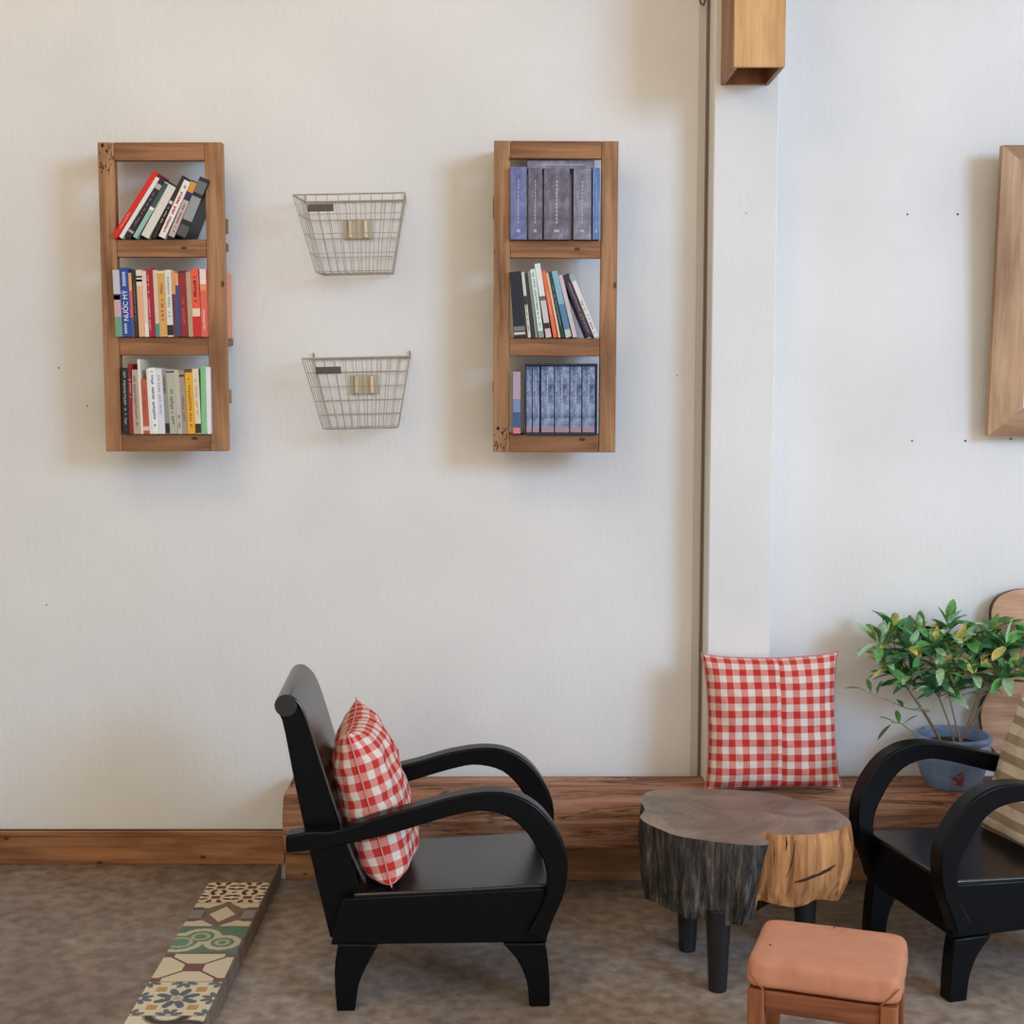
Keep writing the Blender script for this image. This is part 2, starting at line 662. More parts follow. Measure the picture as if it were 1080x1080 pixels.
def wall_shelf(xl, xr, rails, label, tilt, inner, bits, worn):
    zs = [at(540, y, YS).z for y in rails]  # 8 heights, top first
    xL, xR = at(xl, 313, YS).x, at(xr, 313, YS).x
    wL, wR = inner
    iL, iR = at(wL, 313, YS).x, at(wR, 313, YS).x
    cx, zb = (xL + xR) / 2, zs[-1]
    root = thing('wall_shelf', (cx, YS, zb), label, 'shelf', 'ladder-like wall shelves of reclaimed wood', (0, tilt, 0))
    zt_ = zs[0] - zb
    for a, b, mm in ((xL - cx, iL - cx, W_Z[0]), (iR - cx, xR - cx, W_Z[1])):
        q = MB()
        q.span(a, b, 0, .032, 0, zt_)
        u_ = q.build('upright', mm, root, .002)
        if a < 0:
            zr = (zt_ - .085, zt_ - .004) if worn == 'top' else (.004, .07)
            rw = random.Random(5)
            q = MB()
            for _ in range(26):
                xx, zz, ll = rw.uniform(a + .005, b - .005), rw.uniform(*zr), rw.uniform(.005, .018)
                ww = rw.uniform(.0008, .0026)
                q.prism([(xx - ww, zz), (xx, zz - ll * .5), (xx + ww, zz), (xx + ww * .4, zz + ll * .5)], -.0006, .0004)
            q.build('worn_patch', M_DARKHOLE, u_)['kind'] = 'stuff'
    for k in range(4):
        q = MB()
        q.span(iL - cx + .0005, iR - cx - .0005, .001, .031, zs[2 * k + 1] - zb, zs[2 * k] - zb)
        q.build('rail', W_X[k % 2], root, .002)
    for k in (0, 1, 2, 3):
        q = MB()
        q.span(xL - cx + .012, xR - cx - (.012 if k == 2 else .042), .0325, SH_D - .001, zs[2 * k] - zb - .02, zs[2 * k] - zb)
        q.build('shelf_board', W_X[(k + 1) % 2], root, .0015)
    for side, y, h in bits:
        q = MB()
        z = at(540, y, YS + .1).z - zb
        X = (xL - cx + .001) if side < 0 else (xR - cx - .002)
        q.span(X - side * .02, X + side * .004, .0325, .06, z - h / 2, z + h / 2)
        q.build('side_block', W_Z[0], root, .0015)
    return root, (iL, iR), [zs[2], zs[4], zs[6]]


RL = (150, 169, 252.5, 271, 355.5, 374.5, 457.5, 476)
RR = (148.5, 167, 253.5, 272, 356.5, 375.5, 458.5, 477)
shelfL, innL, zL = wall_shelf(107.5, 237.5, RL, 'reclaimed wood wall shelf left of the wire baskets, full of paperbacks on all three levels', R(-.1), (124.5, 219), [(1, 241, .04), (1, 263, .022), (1, 418, .04)], 'top')
shelfR, innR, zR = wall_shelf(519.8, 650, RR, 'reclaimed wood wall shelf right of the wire baskets, holding blue boxed volumes', R(.25), (537, 632.5), [(-1, 222, .06), (-1, 408, .03)], 'bottom')

# ------------------------------------------------------------------ books
M_PAGE = mottled('book_pages', [(.3, (206, 194, 170)), (.7, (228, 220, 200))], 60, .9, (40, 1, 1))
BK = YS / F_PX * 1.002                      # metres per pixel near the shelf front


def colmat(c, rough=.45):
    return plain('cover_%d_%d_%d' % tuple(c), c, rough, spec=.4)


def book(x, z, t, h, cover, label, lean=0, d=.135, bands=(), glyphs=None, cat='book', group=None, y=None, pages_show=True, rot=None, mat=None):
    """x = left end of its foot (right end when it leans right), spine facing the room; t, h in metres"""
    yy = (YS - .016) if y is None else y
    root = thing('book', (x, yy, z), label, cat, group, rot if rot else (0, lean, 0))
    s0 = -t if lean > 0 else 0
    q = MB()
    c = min(.0022, t * .15)
    q.span(s0, s0 + t, 0, c, 0, h)
    q.span(s0, s0 + c, c, d, 0, h)
    q.span(s0 + t - c, s0 + t, c, d, 0, h)
    cov_o = q.build('cover', mat if mat else colmat(cover), root, .0008, 1)
    q = MB()
    q.span(s0 + c, s0 + t - c, c, d - .004, .003, h - .003)
    q.build('pages', M_PAGE, root)
    for (a, b, col) in bands:
        q = MB()
        q.span(s0 + .0004, s0 + t - .0004, -.0005, .0002, a * h + .0004, b * h - .0004)
        q.build('spine_band', colmat(col), cov_o)
    if glyphs:
        a, b, col = glyphs
        q = MB()
        rnd = random.Random(hash((round(x, 4), round(h, 4))) & 0xffff)
        zz = a * h
        gw = t * .3
        while zz < b * h:
            l = rnd.uniform(.0025, .006)
            if rnd.random() < .82:
                o_ = rnd.uniform(-.08, .08) * t
                q.span(s0 + t / 2 - gw / 2 + o_, s0 + t / 2 + gw / 2 + o_ * .5, -.0009, -.0003, zz, min(zz + l, b * h))
            zz += l + rnd.uniform(.0012, .0025)
        if q.v:
            q.build('title_marks', colmat(col), cov_o)
    return root


GL1 = 'leaning books on the upper level of the left shelf'
GL2 = 'paperbacks on the middle level of the left shelf'
GL3 = 'paperbacks on the bottom level of the left shelf'
GR1 = 'thick grey-blue volumes on the upper level of the right shelf'
GR2 = 'leaning books on the middle level of the right shelf'
GR3 = 'blue spines in the slipcase on the right shelf'


def X(px, y=YS - .016):
    return at(px, 313, y).x


# upper level, left shelf: leaning to the right, from the rightmost back to the left
lean_l = [  # t px, length px, lean deg, cover, bands, glyphs, label
    (11, 65, 23.5, (30, 31, 35), [(.02, .2, (84, 86, 90)), (.28, .68, (150, 154, 158)), (.74, .94, (104, 110, 112))], None, 'thick black book with three grey spine panels, rightmost of the leaning books'),
    (7, 63, 24.3, (30, 40, 84), [(.02, .66, (200, 176, 168)), (.8, .98, (214, 150, 50))], (.1, .6, (150, 92, 92)), 'leaning book with orange, navy and pinkish spine beside the thick black one'),
    (7.6, 64, 26.5, (236, 232, 228), [], (.1, .92, (196, 66, 66)), 'white leaning book with red lettering on its spine'),
    (4.2, 71, 28.2, (44, 30, 30), [(.55, .6, (220, 210, 200))], (.25, .5, (190, 180, 170)), 'thin dark brown leaning book left of the red-lettered white one'),
    (9, 60, 31, (222, 216, 206), [], None, 'plain cream leaning book in the middle of the slanting row'),
    (5.2, 66, 33, (150, 190, 178), [(.55, .98, (58, 82, 78)), (.5, .55, (240, 240, 236))], None, 'mint green leaning book with darker green top'),
    (6.5, 71, 34, (36, 28, 40), [(.08, .12, (196, 150, 160)), (.82, .9, (190, 176, 176))], (.2, .75, (120, 96, 110)), 'black leaning book with pale round emblem near the top of its spine'),
    (4.5, 73, 34.8, (232, 228, 222), [], None, 'white leaning book directly against the bright red one'),
    (6, 80, 35.5, (214, 34, 30), [], (.15, .38, (236, 140, 120)), 'bright red tall book leaning furthest left on the upper shelf'),
]
cr = 196.5
prev = None
for t, Lp, a, cov, bands, gl, lab in lean_l:
    t *= .93
    a = 23.5 + (a - 23.5) * .85
    if prev is not None:
        pt, pL, pa, pc = prev
        cleft = pc - pt / math.cos(R(pa))
        cr = cleft - Lp * (math.sin(R(a)) - math.cos(R(a)) * math.tan(R(pa))) - .08
    book(X(cr), zL[0], t * BK, Lp * BK, cov, lab, R(a), bands=bands, glyphs=gl, group=GL1)
    prev = (t, Lp, a, cr)

# middle level, left shelf
mid_l = [  # t, h, cover, bands, glyphs, label
    (7, 69, (196, 196, 200), [(.0, .3, (110, 160, 130)), (.3, .62, (206, 168, 172)), (.55, .64, (40, 48, 84))], None, 'pale illustrated book with green foot at the left end of the middle row'),
    (9.3, 71, (44, 72, 150), [], None, 'royal blue paperback with white title on its spine'),
    (3, 66, (226, 168, 112), [(.3, .72, (206, 92, 110)), (0, .3, (60, 84, 150))], None, 'thin peach, pink and blue book beside the royal blue one'),
    (5, 69, (48, 40, 38), [], (.2, .8, (110, 90, 80)), 'slim black-brown book right of the peach one'),
    (6.2, 69, (226, 178, 138), [(.76, 1, (226, 214, 196)), (.82, .86, (36, 30, 30)), (.88, .91, (60, 50, 46))], None, 'peach book with cream top crossed by black bars'),
    (4.2, 68, (226, 208, 190), [(.0, .2, (236, 226, 214))], None, 'cream book left of the crimson pair'),
    (3.6, 70, (176, 38, 56), [], (.1, .9, (226, 170, 170)), 'crimson book with light lettering'),
    (3.4, 71, (160, 30, 48), [], None, 'darker crimson book beside the crimson lettered one'),
    (4.2, 69, (222, 196, 176), [(.0, .2, (70, 150, 136))], None, 'beige book with teal foot'),
    (8, 68, (214, 164, 92), [(.96, 1, (236, 214, 160))], (.25, .8, (170, 98, 50)), 'ochre paperback with brown lettering'),
    (6.4, 69, (222, 222, 216), [(.02, .18, (40, 36, 36))], (.3, .9, (160, 164, 164)), 'white paperback with black block at the foot of its spine'),
    (4, 68, (222, 158, 96), [(0, .65, (96, 56, 76))], None, 'orange and plum thin book'),
    (3.4, 66, (46, 76, 140), [(.8, 1, (224, 170, 110))], None, 'thin blue book left of the maroon one'),
    (8, 68, (146, 40, 44), [(.96, 1, (110, 28, 32))], (.2, .6, (180, 84, 80)), 'maroon paperback in the middle row'),
    (5, 67, (186, 160, 130), [], None, 'plain tan book right of the maroon one'),
    (8.2, 70, (236, 92, 66), [(0, .3, (210, 40, 40)), (.3, .42, (236, 210, 180))], (.48, .92, (70, 30, 30)), 'orange-red paperback with dark lettering'),
    (6.6, 70, (222, 104, 84), [(.76, 1, (240, 220, 210)), (.68, .77, (240, 150, 96))], (.1, .4, (240, 190, 170)), 'salmon book with white top, last of the middle row'),
]
sp = sum(b[0] for b in mid_l)
k = (218.3 - 121.0) / sp
px = 121.0
bluebook = None
for t, h, cov, bands, gl, lab in mid_l:
    o = book(X(px), zL[1], t * k * BK * .985, h * BK, cov, lab, R(-1.6 if px < 206 else -.6), bands=bands, glyphs=gl, group=GL2)
    if lab.startswith('royal'):
        bluebook = (o, t * k * BK * .985, h * BK)
    px += t * k
# its title
o, t, h = bluebook
import bmesh
tm = bpy.data.meshes.new('title_lettering')
tb = bmesh.new()
pen, CAP = 0.0, .73
for ch in 'NUOC MY':
    if ch == ' ':
        pen += .3
        continue
    cu = bpy.data.curves.new('glyph', 'FONT')
    cu.body = ch
    cu.size = 1
    cu.extrude = .02
    tmp = bpy.data.objects.new('glyph', cu)
    COL.objects.link(tmp)
    dg = bpy.context.evaluated_depsgraph_get()
    gm = bpy.data.meshes.new_from_object(tmp.evaluated_get(dg))
    bpy.data.objects.remove(tmp)
    x0, x1 = min(v.co.x for v in gm.vertices), max(v.co.x for v in gm.vertices)
    gm.transform(Matrix.Translation((pen - x0, 0, 0)))
    tb.from_mesh(gm)
    bpy.data.meshes.remove(gm)
    ex = []
    w_ = x1 - x0
    if ch in 'UO':                           # horn
        ex += [(pen + w_ + .03, CAP + .01, .13, .11, .6)]
    if ch == 'O':                            # acute
        ex += [(pen + w_ * .55, CAP + .16, .24, .08, .7)]
    if ch == 'Y':                            # tilde
        ex += [(pen + w_ * .34, CAP + .15, .2, .07, .45), (pen + w_ * .62, CAP + .15, .2, .07, -.35)]
    for cx_, cy_, lx_, ly_, an in ex:
        bmesh.ops.create_cube(tb, size=1, matrix=Matrix.Translation((cx_, cy_, 0)) @ Matrix.Rotation(an, 4, 'Z') @ Matrix.Diagonal((lx_, ly_, .04, 1)))
    pen += w_ + .1
tb.to_mesh(tm)
tb.free()
kx, ky = h * .45 / pen, t * .72
tm.transform(Matrix.Translation((t * .78, -.0006, h * .235)) @ Matrix.Rotation(R(90), 4, 'X') @ Matrix.Rotation(R(90), 4, 'Z') @ Matrix.Diagonal((kx, ky, .012, 1)))
tm.materials.append(colmat((238, 240, 244)))
to = bpy.data.objects.new('title_lettering', tm)
COL.objects.link(to)
to.parent = o.children[0]
for a, b, xx, w, nm in ((.74, .95, .5, .34, 'author_marks'), (.05, .2, .42, .26, 'subtitle_marks')):
    q = MB()
    zz = a
    while zz < b:
        q.span(t * (xx - w / 2), t * (xx + w / 2), -.0007, -.0002, zz * h, (zz + .02) * h)
        zz += .03
    q.build(nm, colmat((200, 208, 228)), o.children[0])
# orange book standing behind the right upright
book(at(234.2, 325, 4.07).x, zL[1], .010, .185, (232, 150, 104), 'orange picture-cover book peeking out past the right upright of the left shelf', 0, d=.085, y=4.075,
     bands=[(.72, .99, (240, 214, 170))])

# bottom level, left shelf
low_l = [
    (6.6, 69, (34, 32, 34), [], (.15, .95, (150, 146, 146)), 0, 'black paperback with grey lettering at the left end of the bottom row'),
    (4.6, 73, (138, 32, 40), [], (.5, .8, (206, 150, 150)), 0, 'narrow maroon book beside the black paperback'),
    (7.4, 67, (190, 164, 148), [], (.1, .9, (140, 110, 98)), -1.5, 'beige-pink paperback in the bottom row'),
    (2.6, 78, (230, 224, 208), [], None, -1.5, 'tall cream book rising above the bottom row'),
    (6.6, 57, (184, 92, 72), [(.06, .14, (226, 200, 190))], (.3, .85, (160, 70, 56)), -2, 'short brick-red book in the bottom row'),
    (2.6, 68, (232, 226, 214), [], None, -2, 'thin cream book right of the short brick-red one'),
    (7, 69, (236, 236, 236), [], (.12, .95, (110, 126, 160)), -2.5, 'white paperback with blue-grey lettering'),
    (6.6, 68, (222, 222, 230), [], (.3, .9, (170, 172, 190)), -2.5, 'pale lavender paperback right of the white one'),
    (4.6, 67, (150, 148, 142), [(.01, .17, (42, 38, 36))], (.6, .9, (66, 62, 60)), -2.5, 'grey book with black foot in the bottom row'),
    (8, 67, (182, 180, 164), [(.95, .98, (60, 50, 46))], (.15, .7, (124, 120, 108)), -2.5, 'wide grey-green paperback in the bottom row'),
    (4.8, 67, (194, 188, 176), [], (.1, .3, (110, 104, 98)), -2.5, 'light grey thin book beside the grey-green one'),
    (5.4, 66, (162, 150, 138), [(.9, .94, (70, 60, 54))], (.2, .6, (120, 108, 100)), -2.5, 'grey-brown book left of the yellow one'),
    (8, 68, (232, 172, 44), [(.94, 1, (88, 76, 60))], (.1, .85, (176, 116, 40)), -2, 'bright yellow paperback with dark cap on its spine'),
    (6, 68, (228, 214, 188), [(.01, .16, (54, 44, 38))], (.3, .9, (196, 170, 130)), -2, 'cream paperback with black block right of the yellow one'),
    (5.6, 71, (134, 196, 142), [], None, 0, 'mint green book near the right end of the bottom row'),
    (4.2, 70, (232, 232, 238), [], None, 0, 'white book at the right end of the bottom row'),
]
sp = sum(b[0] for b in low_l)
k = (219.8 - 125.8) / sp
px = 125.8
for t, h, cov, bands, gl, ln, lab in low_l:
    book(X(px), zL[2], t * k * BK * .985, h * BK, cov, lab, R(ln), bands=bands, glyphs=gl, group=GL3)
    px += t * k

# upper level, right shelf: thick mottled volumes
def volmat(n, cs):
    return mottled('volume_cover_%d' % n, [(.25, cs[0]), (.5, cs[1]), (.75, cs[2])], 34, .35, (1, 1, .8), 6)


VOL = [volmat(0, ((74, 82, 126), (108, 116, 162), (148, 152, 190))), volmat(1, ((66, 64, 78), (106, 102, 118), (152, 146, 162))),
       volmat(2, ((64, 64, 78), (108, 104, 120), (160, 156, 172))), volmat(3, ((88, 86, 102), (132, 128, 148), (178, 174, 192))), volmat(4, ((60, 90, 140), (100, 130, 178), (150, 172, 206)))]
vols = [(538.2, 555, 76, 'lavender-blue thick volume at the left end of the upper level'), (557, 571.5, 75, 'narrow grey volume, second from the left upright'),
        (573.4, 600, 74.5, 'widest grey volume in the middle of the upper level'), (604.5, 622.8, 74, 'pale grey thick volume right of the widest one'),
        (624.5, 632, 75, 'slim sky-blue volume against the right upright')]
for i, (a, b, h, lab) in enumerate(vols):
    o = book(X(a, YS - .02), zR[0], (b - a) * BK, (h - 2) * BK, None, lab, 0, y=YS - .02, group=GR1, mat=VOL[i])
    t = (b - a) * BK
    q = MB()
    zz = .22
    while zz < .8:
        q.span(t * .47, t * .53, -.0006, .0001, zz * h * BK, (zz + .035) * h * BK)
        zz += .05
    q.span(t * .4, t * .6, -.0006, .0001, .1 * h * BK, .14 * h * BK)
    q.build('title_marks', colmat((178, 172, 186)), o.children[0])
# one lies on top of them
xh0, xh1 = X(556), X(627)
zt = zR[0] + 74 * BK
hb = thing('book', (xh0, YS + .02, zt + .0002), 'grey-blue volume lying flat on top of the upright thick volumes', 'book', GR1)
q = MB()
T9 = 8.6 * BK
q.span(0, xh1 - xh0, 0, .0022, 0, T9)
q.span(0, xh1 - xh0, .0022, .13, 0, .0022)
q.span(0, xh1 - xh0, .0022, .13, T9 - .0022, T9)
q.build('cover', VOL[3], hb, .0008, 1)
q = MB()
q.span(.003, xh1 - xh0 - .003, .0022, .126, .0022, T9 - .0022)
q.build('pages', M_PAGE, hb)
q = MB()
q.span(.04, .16, -.0006, .0002, T9 * .42, T9 * .58)
q.build('title_marks', colmat((170, 164, 180)), hb)

# middle level, right shelf: leaning left, packed from the left upright
mid_r = [
    (13.2, 68, -4, (24, 32, 44), [(.04, .1, (206, 200, 180)), (.08, .17, (120, 122, 124))], None, 'thick navy-black book against the left upright of the right shelf'),
    (3.6, 68, -6, (206, 204, 200), [(.5, .64, (40, 40, 40))], (.1, .5, (120, 120, 120)), 'thin white and black book beside the thick navy one'),
    (3.4, 67, -6.5, (46, 56, 48), [], None, 'thin dark green leaning book'),
    (3, 69, -7, (140, 140, 134), [], None, 'thin grey book left of the mint striped one'),
    (6, 71, -7.5, (216, 230, 222), [(.0, .1, (150, 156, 156))], (.15, .95, (128, 160, 150)), 'pale mint book with bars up its spine'),
    (6.6, 77, -9, (206, 200, 202), [(.55, 1, (230, 228, 228)), (.5, .56, (110, 96, 106)), (.12, .2, (44, 40, 44)), (.04, .12, (226, 180, 180))], None, 'tallest white and pinkish leaning book in the middle of the row'),
    (4.6, 70, -10.5, (232, 108, 74), [], (.3, .7, (240, 160, 130)), 'orange-red leaning book beside the tallest white one'),
    (2.6, 68, -11.2, (226, 196, 160), [], None, 'thin cream leaning book right of the orange-red one'),
    (3.6, 69, -11.8, (34, 64, 66), [], (.2, .8, (120, 140, 140)), 'thin dark teal leaning book'),
    (6.8, 70, -12.6, (136, 180, 200), [(.0, .12, (196, 200, 190)), (.12, .5, (86, 130, 164))], None, 'light blue leaning book'),
    (4.8, 66, -13.6, (206, 192, 196), [], None, 'pinkish-grey leaning book between the light blue and purple ones'),
]
px = 538.8
prevR = None
for t, Lp, a, cov, bands, gl, lab in mid_r:
    # left foot: clear of the neighbour's tilted right side
    if prevR is not None:
        pL, pa, pr = prevR
        px = pr + .2
    # top of this one must clear the neighbour (both lean left, this one more)
    if prevR is not None:
        need = Lp * math.sin(R(-a)) - Lp * math.cos(R(-a)) * math.tan(R(-prevR[1]))
        hgt = min(Lp * math.cos(R(-a)), prevR[0] * math.cos(R(-prevR[1])))
        need = hgt * (math.tan(R(-a)) - math.tan(R(-prevR[1])))
        px += need
    else:
        px += Lp * math.sin(R(-a)) * .75
    t *= .9
    book(X(px), zR[1], t * BK, Lp * BK, cov, lab, R(a), bands=bands, glyphs=gl, group=GR2)
    prevR = (Lp, a, px + t / math.cos(R(-a)))
END_R = prevR[2]
book(X(619.3), zR[1], 7.2 * BK, 69 * BK, (52, 38, 58), 'dark purple book leaning steeply left', R(-22.2), bands=[(.28, .4, (74, 62, 60))], glyphs=(.06, .9, (128, 108, 128)), group=GR2)
book(X(627.0), zR[1], 5.0 * BK, 69 * BK, (226, 222, 216), 'white book with teal cap, last of the books leaning left', R(-22.8), bands=[(.9, .995, (140, 180, 176))], glyphs=(.06, .6, (150, 150, 146)), group=GR2)

# bottom level, right shelf: one loose volume and a slipcase of six
z0 = zR[2]
book(X(541), z0, 8 * BK, 67 * BK, (24, 26, 40), 'dark volume with pink and blue spine standing left of the slipcase', 0,
     bands=[(.02, .12, (206, 130, 130)), (.12, .35, (64, 90, 140)), (.35, .55, (126, 140, 180)), (.55, .99, (176, 158, 176))])
NAVY = plain('navy_card', (22, 34, 58), .4)
xa, xb = X(553.2, YS - .015), X(630.6, YS - .015)
W, Hc = xb - xa, 74.5 * BK
cs = thing('slipcase', (xa, YS - .015, z0), 'navy slipcase of six volumes on the bottom level of the right shelf', 'slipcase')
q = MB()
q.span(0, .004, 0, .14, 0, Hc)
q.span(W - .004, W, 0, .14, 0, Hc)
q.span(.004, W - .004, 0, .14, 0, .006)
q.span(.004, W - .004, 0, .14, Hc - .006, Hc)
q.span(.004, W - .004, .136, .14, .006, Hc - .006)
q.build('case', NAVY, cs, .001)
q = MB()
q.span(-.0006, .0001, .008, .13, .004, Hc * .42)
q.span(-.0006, .0001, .008, .13, Hc * .56, Hc - .004)
q.build('side_label', colmat((206, 208, 212)), cs)
SP = [mottled('misty_spine_%d' % i, [(.3, (34, 48, 72)), (.43, (84, 104, 138)), (.56, (142, 156, 188)), (.72, (196, 190, 208))], 30, .35, (1, 1, 1.2), 6) for i in range(1)]
edges = [(280, 337), (339, 409), (420, 546), (549, 690), (694, 804), (808, 932)]
labs = ['first and narrowest misty-blue volume in the slipcase', 'second misty-blue volume from the left in the slipcase', 'third misty-blue volume from the left in the slipcase',
        'widest misty-blue volume in the slipcase, fourth from the left', 'fifth misty-blue volume in the slipcase, right of the widest', 'misty-blue volume at the right end of the slipcase']
for i, ((a, b), lab) in enumerate(zip(edges, labs)):
    s = (W - .010) / (932 - 280)
    bx = xa + .005 + (a - 280) * s
    t = (b - a) * s - .0012
    o = book(bx, z0 + .0062, t, Hc - .014, None, lab, 0, d=.125, y=YS - .011, group=GR3, mat=SP[0])
    q = MB()
    zz = .4
    while zz < .82:
        q.span(t * .46, t * .54, -.0006, .0001, zz * Hc, (zz + .025) * Hc)
        zz += .035
    q.build('title_marks', colmat((186, 190, 206)), o.children[0])
    q = MB()
    q.span(t * .06, t * .94, -.0004, .0002, .01 * Hc, .085 * Hc)
    q.build('spine_band', colmat((170, 132, 146)), o.children[0])

# ------------------------------------------------------------------ wire baskets
M_WIRE = plain('basket_wire', (164, 152, 136), .4, .3)
M_TAG = plain('tag_brown', (84, 72, 62), .5)
M_PLATE = plain('cream_plate', (190, 176, 152), .5)


def basket(c_px, label, rows_n, roll, wide):
    """c_px = (rim left, rim right, rim y, bottom left, bottom right, bottom y) of the front"""
    l, r_, yr, bl, br, yb_ = c_px
    YF = 4.0
    A, B = at(l, yr, YF), at(r_, yr, YF)
    C, D = at(bl, yb_, YF + .015), at(br, yb_, YF + .015)
    cx = (A.x + B.x) / 2
    root = thing('wire_basket', (cx, YW - .004, A.z), label, 'basket', 'wire baskets hung on the wall', (0, roll, 0))
    wt, wb_, H_ = B.x - A.x, D.x - C.x, A.z - C.z
    off = (C.x + D.x) / 2 - cx
    dT, dB = YW - .004 - YF, YW - .004 - YF - .02
    rt = .0011

    def P(u, v, z):                         # u -1..1 across, v 0 wall..1 front, z 0 rim..1 bottom
        w = wt + (wb_ - wt) * z
        d = dT + (dB - dT) * z
        wn = w * (1 - .07 * (1 - v))
        back = .004 + .010 * z
        return Vector((off * z + u * wn / 2, -(back + (d - back) * v), -z * H_))

    def loop(z, r, nm):
        q = MB()
        cs_ = []
        for (u0, v0), (u1, v1) in (((-1, 0), (-1, 1)), ((-1, 1), (1, 1)), ((1, 1), (1, 0)), ((1, 0), (-1, 0))):
            for k in range(6):
                t = k / 6
                cs_.append(P(u0 + (u1 - u0) * t, v0 + (v1 - v0) * t, z))
        q.tube(cs_, r, 6, True)
        return q.build(nm, M_WIRE, root, smooth=60)
    loop(0, .0026, 'rim')
    q = MB()
    for k in range(1, rows_n + 1):
        z = k / (rows_n + .0)
        z = min(z, .985)
        cs_ = []
        for (u0, v0), (u1, v1) in (((-1, 0), (-1, 1)), ((-1, 1), (1, 1)), ((1, 1), (1, 0)), ((1, 0), (-1, 0))):
            for j in range(6):
                t = j / 6
                cs_.append(P(u0 + (u1 - u0) * t, v0 + (v1 - v0) * t, z))
        q.tube(cs_, rt, 6, True)
    q.build('hoop_wires', M_WIRE, root, smooth=60)
    q = MB()
    for k in range(1, 10):
        u = -1 + 2 * k / 10
        q.tube([P(u, 1, 0), P(u, 1, .5), P(u, 1, .99), P(u, .5, 1), P(u, 0, .99), P(u, 0, .5), P(u, 0, 0)], rt, 6)
    for v in (.2, .4, .6, .8):
        for s_ in (-1, 1):
            q.tube([P(s_, v, 0), P(s_, v, 1)], rt, 6)
        q.tube([P(-1, v, 1), P(1, v, 1)], rt * .8, 6)
    for u in (-1, 1):
        for v in (0, 1):
            q.tube([P(u, v, 0), P(u, v, 1)], .0016, 6)
    q.build('upright_wires', M_WIRE, root, smooth=60)
    q = MB()
    c0 = P(-.55, 1, .17)
    q.box(c0 + Vector((0, -.003, 0)), (.071, .003, .020))
    q.build('name_plate', M_TAG, root, .001)
    q = MB()
    c1 = P(.03, 0, .38)
    q.box(c1 + Vector((0, .004, 0)), (.082, .004, .056))
    plate = q.build('back_plate', M_PLATE, root, .003)
    for s_ in (-1, 1):
        q = MB()
        q.tube([c1 + Vector((s_ * .022, -.004, -.024)), c1 + Vector((s_ * .022, -.004, .024))], .006, 10)
        q.build('hook_tube', plain('tube_cream', (224, 210, 178), .3), plate, smooth=50)
    for s_ in (-1, 1):
        q = MB()
        e = P(s_, 0, 0)
        q.tube([e + Vector((0, .001, -.004)), e + Vector((0, .002, .012)), e + Vector((0, -.004, .018))], .0022, 8)
        q.build('wall_hook', M_WIRE, root, smooth=50)
    return root


basket((309, 427, 204.5, 331.5, 412, 287), 'upper wire basket on the wall between the two bookshelves', 4, R(-1.1), 1)
b2 = basket((318.5, 432, 377, 339, 417.5, 452.5), 'lower wire basket on the wall between the two bookshelves', 5, R(-1.3), 1)
q = MB()
q.box((.01, -.085, -.198), (.03, .02, .002))
q.build('price_slip', plain('orange_slip', (176, 132, 92), .6), b2)

# ------------------------------------------------------------------ wooden wall lamp box
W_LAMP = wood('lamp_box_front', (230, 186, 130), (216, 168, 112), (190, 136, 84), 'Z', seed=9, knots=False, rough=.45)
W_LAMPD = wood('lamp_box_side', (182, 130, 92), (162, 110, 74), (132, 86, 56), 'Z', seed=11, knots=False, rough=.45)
xl, xr = at(760, 90, 4.06).x, at(811, 90, 4.06).x
zb = at(785, 90, 4.06).z
dl = .235
lp = thing('wall_lamp', ((xl + xr) / 2, 4.0595, zb), 'open-ended wooden box wall lamp high on the white pillar', 'lamp')
hw = (xr - xl) / 2
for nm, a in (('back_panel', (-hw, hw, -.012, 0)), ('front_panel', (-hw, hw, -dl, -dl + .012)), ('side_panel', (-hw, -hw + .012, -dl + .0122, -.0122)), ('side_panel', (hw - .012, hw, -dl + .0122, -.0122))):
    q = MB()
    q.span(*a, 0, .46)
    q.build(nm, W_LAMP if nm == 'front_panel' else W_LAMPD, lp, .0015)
q = MB()
q.lathe([(.0, .14), (.022, .14), (.022, .2), (.0, .2)], 20, (0, -dl / 2, 0))
q.span(-.004, .004, -dl / 2 - .004, -.012, .2, .208)
q.build('lamp_holder', plain('holder_dark', (46, 42, 40), .5), lp, smooth=40)

# a loop of black wire at the pillar corner
q = MB()
q.tube([at(736, 2, 4.15) + Vector((0, 0, .06)), at(737, -4, 4.15), at(739, 4, 4.148), at(742, 5.5, 4.14), at(744, 0, 4.13), at(744, -12, 4.13)], .0022, 8)
tag(q.build('wire_loop', plain('black_wire', (40, 38, 38), .5), None, smooth=60), 'short loop of black wire at the top of the pillar edge', 'wire')

